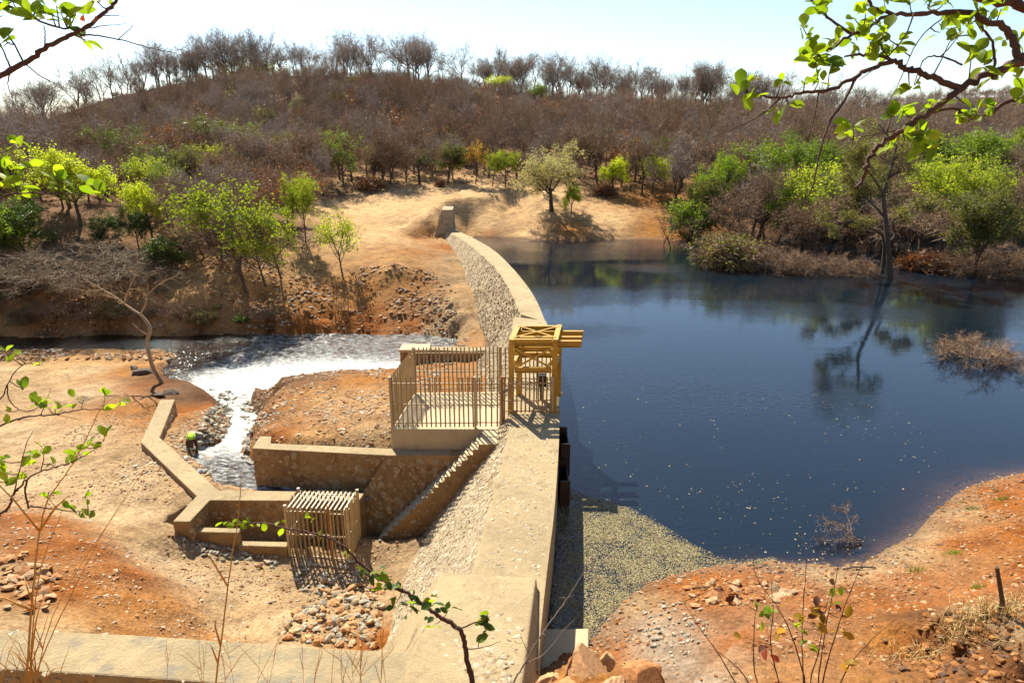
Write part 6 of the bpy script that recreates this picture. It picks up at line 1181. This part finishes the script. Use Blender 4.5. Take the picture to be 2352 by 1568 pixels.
# --- branches from the left
def left(name, label, limbs, clusters, d, size, mat='leaf_front'):
    o = empty(name); tag(o, label, 'branch'); Q = np.vstack([fine_limb(o, pts, d, a, b) for pts, a, b in limbs])
    for px, py, n in clusters: cluster(o, px, py, d+RF.uniform(-.06, .06), n, size, mat, Q)
    return o
o = left('overhanging_branch', 'reddish leafy branch crossing the sky at the upper left', [([(-900,620),(-420,400),(-120,240),(0,176),(58,142),(102,112),(152,85),(190,66),(230,37),(264,3),(280,-30)], .014, .006), ([(183,81),(217,81),(271,91),(338,108),(366,115),(399,121)], .004, .0012), ([(61,149),(91,174),(135,196),(169,208)], .003, .001), ([(-900,420),(-400,-60),(-60,-10),(0,7),(44,25),(102,54),(156,69)], .008, .004), ([(52,139),(24,88),(0,68),(-40,50)], .004, .002), ([(24,156),(7,115),(-10,90)], .004, .002), ([(102,112),(104,80),(100,58)], .003, .002), ([(271,91),(300,65),(304,54)], .002, .001), ([(190,68),(235,60),(290,55)], .003, .001), ([(230,37),(260,36),(285,38)], .0025, .001), ([(24,165),(18,195),(30,228)], .003, .001)],
    [(20,30,4),(30,8,4),(60,14,4),(90,6,4),(100,42,3),(86,46,3),(130,14,3),(140,30,4),(152,45,3),(176,26,4),(120,36,3),(184,84,4),(196,92,3),(2,102,3),(10,92,2),(250,10,3),(222,2,3)], 2.3, .066)
tx, ty, tzz = WD(-900, 620, 2.3); MB().tube(smooth_path([(tx-.05, ty-.1, gz(tx, ty)-.2), (tx-.02, ty, tzz-.4), (tx, ty, tzz), (WD(-900, 420, 2.3)[0], WD(-900, 420, 2.3)[1], WD(-900, 420, 2.3)[2]+.1)], 4), np.linspace(.05, .02, 13).tolist(), 8).build('trunk', M['bark'], o, True)
cluster(o, 205, 52, 2.3, 2, .06, 'leaf_red', None)
left('overhanging_branch', 'lime leafed twig entering at mid left below the hill', [([(-900,900),(-450,560),(-120,480),(0,455),(41,445),(102,443),(162,445),(203,450),(250,460)], .006, .0015), ([(-450,560),(-200,440),(-60,375),(0,353),(37,333)], .004, .0015), ([(102,443),(130,425),(138,415)], .002, .001), ([(41,445),(30,410),(28,385)], .003, .001)],
    [(8,389,4),(30,390,4),(65,386,3),(40,418,4),(20,415,4),(46,432,4),(128,405,4),(138,422,4),(142,428,3),(198,426,3),(226,450,3),(242,456,3),(42,328,3),(44,342,2),(5,430,4)], 2.6, .064)
left('overhanging_branch', 'budding twigs entering at the left in front of the sandy flat', [([(-900,1500),(-420,1120),(-120,1010),(0,977),(56,958),(125,952),(187,941),(237,940),(275,929)], .008, .002), ([(-900,1500),(-400,1300),(-100,1230),(0,1179),(19,1166),(31,1135),(62,1101),(94,1082),(141,1069),(187,1051),(237,1013)], .010, .002), ([(69,1163),(131,1169),(169,1174),(219,1172)], .005, .0015), ([(-420,1120),(-200,1010),(-60,960),(0,916),(16,885),(34,854),(60,835),(90,838)], .005, .002), ([(16,885),(20,915),(40,938),(62,945)], .004, .002), ([(94,952),(105,925),(118,888)], .003, .001), ([(187,941),(190,925),(192,918)], .002, .001), ([(237,940),(240,918),(241,905)], .002, .001), ([(125,952),(155,957),(190,966)], .002, .001), ([(62,1101),(58,1130),(66,1168)], .006, .005), ([(94,1082),(100,1050),(97,1035)], .003, .0015), ([(31,1135),(45,1080),(60,1020),(76,990)], .004, .0015), ([(131,1169),(110,1140),(112,1130)], .002, .001)],
    [(55,893,3),(75,920,3),(85,926,4),(96,930,4),(110,935,3),(127,938,3),(143,940,3),(180,922,4),(240,903,3),(275,920,4),(50,962,0),(20,945,3),(10,806,3),(36,812,2),(90,834,3),(240,1000,3),(198,1028,3),(220,1030,3),(182,1042,3),(160,1065,3),(96,1038,4),(120,1064,3),(80,1046,3),(58,1065,3),(56,1095,3),(8,1060,4),(14,1108,4),(110,1130,3),(170,1165,4),(178,1185,3),(200,1145,3),(206,1190,2),(10,1085,4)], 3.2, .060)
# --- thorny branch at the bottom
th = empty('thorn_branch'); tag(th, 'thorny arching branch with dark serrated leaves across the lower middle', 'branch')
dt = 3.6
Q1 = fine_limb(th, [(1100,1760),(1086,1568),(1077,1531),(1066,1475),(1054,1444),(1016,1419),(979,1394),(938,1363),(885,1335),(838,1300),(797,1262),(765,1240),(720,1226),(670,1214),(612,1203),(560,1200),(517,1197)], dt, .020, .0022)
Q2 = fine_limb(th, [(1054,1444),(1085,1431),(1110,1422),(1120,1410)], dt, .006, .003); Q3 = fine_limb(th, [(1070,1490),(1110,1486),(1150,1472)], dt, .004, .0015); Q4 = fine_limb(th, [(1098,1485),(1102,1465),(1112,1450)], dt, .003, .0015); Q5 = fine_limb(th, [(750,1232),(735,1213),(712,1190)], dt, .003, .0012)
QT = np.vstack([Q1, Q2, Q4, Q5])
for px, py, n in [(905,1355,5),(910,1385,5),(942,1396,5),(955,1370,5),(1000,1432,5),(985,1388,5),(865,1322,6),(840,1330,5),(1105,1425,7),(1118,1412,5),(925,1345,5),(1030,1400,4),(1118,1452,4),(890,1345,5),(965,1385,5),(880,1312,4)]: cluster(th, px, py, dt+RF.uniform(-.06, .06), n, .065, ['leaf_deep', 'leaf_deep', 'leaf_deep', 'leaf_front'], QT, 0.0, 16)
for px, py, n in [(520,1196,4),(548,1200,4),(572,1200,4),(600,1204,3),(650,1210,3),(712,1190,3),(790,1262,3),(740,1230,2)]: cluster(th, px, py, dt, n, .045, 'leaf_front', QT, 0.2, 12)
for i in range(26):
    q = Q1[RF.randrange(20, len(Q1)-2)]; dv = Vector((RF.gauss(0, 1), RF.gauss(0, .6), RF.gauss(.2, 1))).normalized()*RF.uniform(.025, .055); MB().tube([tuple(q), tuple(Vector(q)+dv)], [.0026, .0004], 5).build('thorn', M['grey_bark'], th, True)
tw = empty('thorn_twig'); tag(tw, 'bare grey thorny twigs slanting up beside the end of the dam', 'twig')
A1 = fine_limb(tw, [(1120,1700),(1179,1566),(1204,1525),(1247,1453),(1285,1400),(1322,1344),(1351,1297)], 3.4, .007, .0015, 'grey_bark'); A2 = fine_limb(tw, [(1204,1525),(1251,1500),(1297,1444),(1322,1419)], 3.4, .004, .001, 'grey_bark'); fine_limb(tw, [(1215,1500),(1200,1470),(1195,1455)], 3.4, .003, .001, 'grey_bark')
for i in range(14):
    q = A1[RF.randrange(8, len(A1)-1)]; dv = Vector((RF.gauss(0, 1), RF.gauss(0, .6), RF.gauss(.2, 1))).normalized()*RF.uniform(.02, .045); MB().tube([tuple(q), tuple(Vector(q)+dv)], [.002, .0004], 5).build('thorn', M['grey_bark'], tw, True)
# --- dry grass stalks
def stalk(pts, d, r0, label, head=True, mat='straw'):
    o = empty('grass_stalk'); tag(o, label, 'grass', 'dry grass stalks in the foreground'); Q = fine_limb(o, pts, d, r0, r0*.3, mat, 'stem', False)
    for k_ in range(3):
        q = Q[int(len(Q)*RF.uniform(.15, .6))]; e = Vector(q)+Vector((RF.gauss(0, .1), RF.gauss(0, .05), RF.uniform(.1, .3))); mbv = MB().tube([tuple(q), tuple((Vector(q)+e)/2+Vector((RF.gauss(0, .02), 0, .03))), tuple(e)], [r0*.8, r0*.6, r0*.15], 4).build('blade', M[mat], o, True)
    return o
for pts, d, r0, lab in [([(470,1760),(495,1568),(512,1440),(530,1300),(548,1180),(555,1085)], 3.4, .007, 'thick orange dry stalk standing in front of the cage yard'), ([(45,1760),(60,1568),(72,1400),(85,1260),(110,1150),(170,1060),(235,930)], 3.2, .008, 'tall bundle of golden stalks at the lower left'), ([(60,1760),(80,1568),(110,1480),(180,1330),(250,1200),(330,1080)], 3.3, .005, 'long thin golden stalk slanting right at the lower left'), ([(62,1760),(70,1568),(75,1450),(95,1300),(140,1180)], 3.1, .006, 'upright golden stalk at the lower left'), ([(90,1760),(85,1568),(120,1420),(190,1290),(300,1130)], 3.5, .004, 'thin stalk crossing the spoil heap')]: stalk(pts, d, r0, lab)
for i in range(18):
    x = RF.uniform(380, 900); h = RF.uniform(60, 230); b = RF.gauss(0, 30)
    stalk([(x-b*.5, 1720), (x, 1575), (x+b*.4, 1568-h*.5), (x+b+RF.gauss(0, 12), 1568-h)], RF.uniform(3.2, 4.4), RF.uniform(.0015, .003), 'thin dry grass stalk in front of the weathered wall')
for i in range(8):
    x = RF.uniform(-20, 130); h = RF.uniform(40, 150); b = RF.gauss(0, 50)
    stalk([(x-b*.3, 1700), (x, 1575), (x+b*.5, 1568-h*.6), (x+b+RF.gauss(0, 20), 1568-h*.9)], RF.uniform(3., 4.), RF.uniform(.002, .004), 'curling dry grass stalk at the lower left corner')
# --- young shrub at the lower right
sh = empty('shrub'); tag(sh, 'young shrub with red stems and yellow-green leaves at the lower right', 'shrub')
SQ = []
for pts in [[(1860,1760),(1855,1600),(1822,1470),(1790,1400),(1740,1330),(1727,1265)], [(1850,1760),(1845,1568),(1842,1450),(1850,1330),(1855,1260)], [(1870,1760),(1880,1568),(1895,1450),(1920,1330),(1925,1290)], [(1875,1760),(1890,1568),(1925,1440),(1960,1340),(2000,1255)], [(1840,1760),(1790,1568),(1770,1480),(1775,1400),(1770,1310)], [(1830,1760),(1740,1568),(1732,1450),(1740,1380)], [(1880,1760),(1930,1568),(1990,1480),(2060,1420)], [(1825,1760),(1690,1568),(1650,1500),(1600,1430),(1570,1380)], [(1865,1760),(1862,1568),(1880,1500),(1898,1390),(1912,1350)], [(1835,1760),(1720,1568),(1680,1520),(1640,1490)]]:
    SQ.append(fine_limb(sh, pts, 4.4+RF.uniform(-.2, .2), .007, .0015))
SQ = np.vstack(SQ)
for px, py, n, m in [(1747,1400,5,'leaf_front'),(1760,1412,3,'leaf_front'),(1792,1455,3,'leaf_gold'),(1877,1405,4,'leaf_gold'),(1911,1378,4,['leaf_gold','leaf_front']),(1885,1425,4,['leaf_gold','leaf_dry']),(1843,1443,6,'leaf_front'),(1920,1452,3,'leaf_gold'),(1941,1422,2,'leaf_gold'),(1766,1510,2,'leaf_red'),(1915,1341,2,'leaf_dry'),(1685,1366,4,'leaf_dry'),(1640,1350,2,'leaf_dry'),(1950,1529,4,['leaf_front','leaf_gold']),(1855,1480,3,'leaf_front'),(1865,1405,3,'leaf_dry'),(1930,1405,3,'leaf_dry'),(1710,1462,1,'leaf_gold'),(1840,1420,3,'leaf_gold'),(1760,1480,2,'leaf_dry'),(1780,1320,2,'leaf_dry')]: cluster(sh, px, py, 4.4, n, .085, m, SQ, .3, 14)
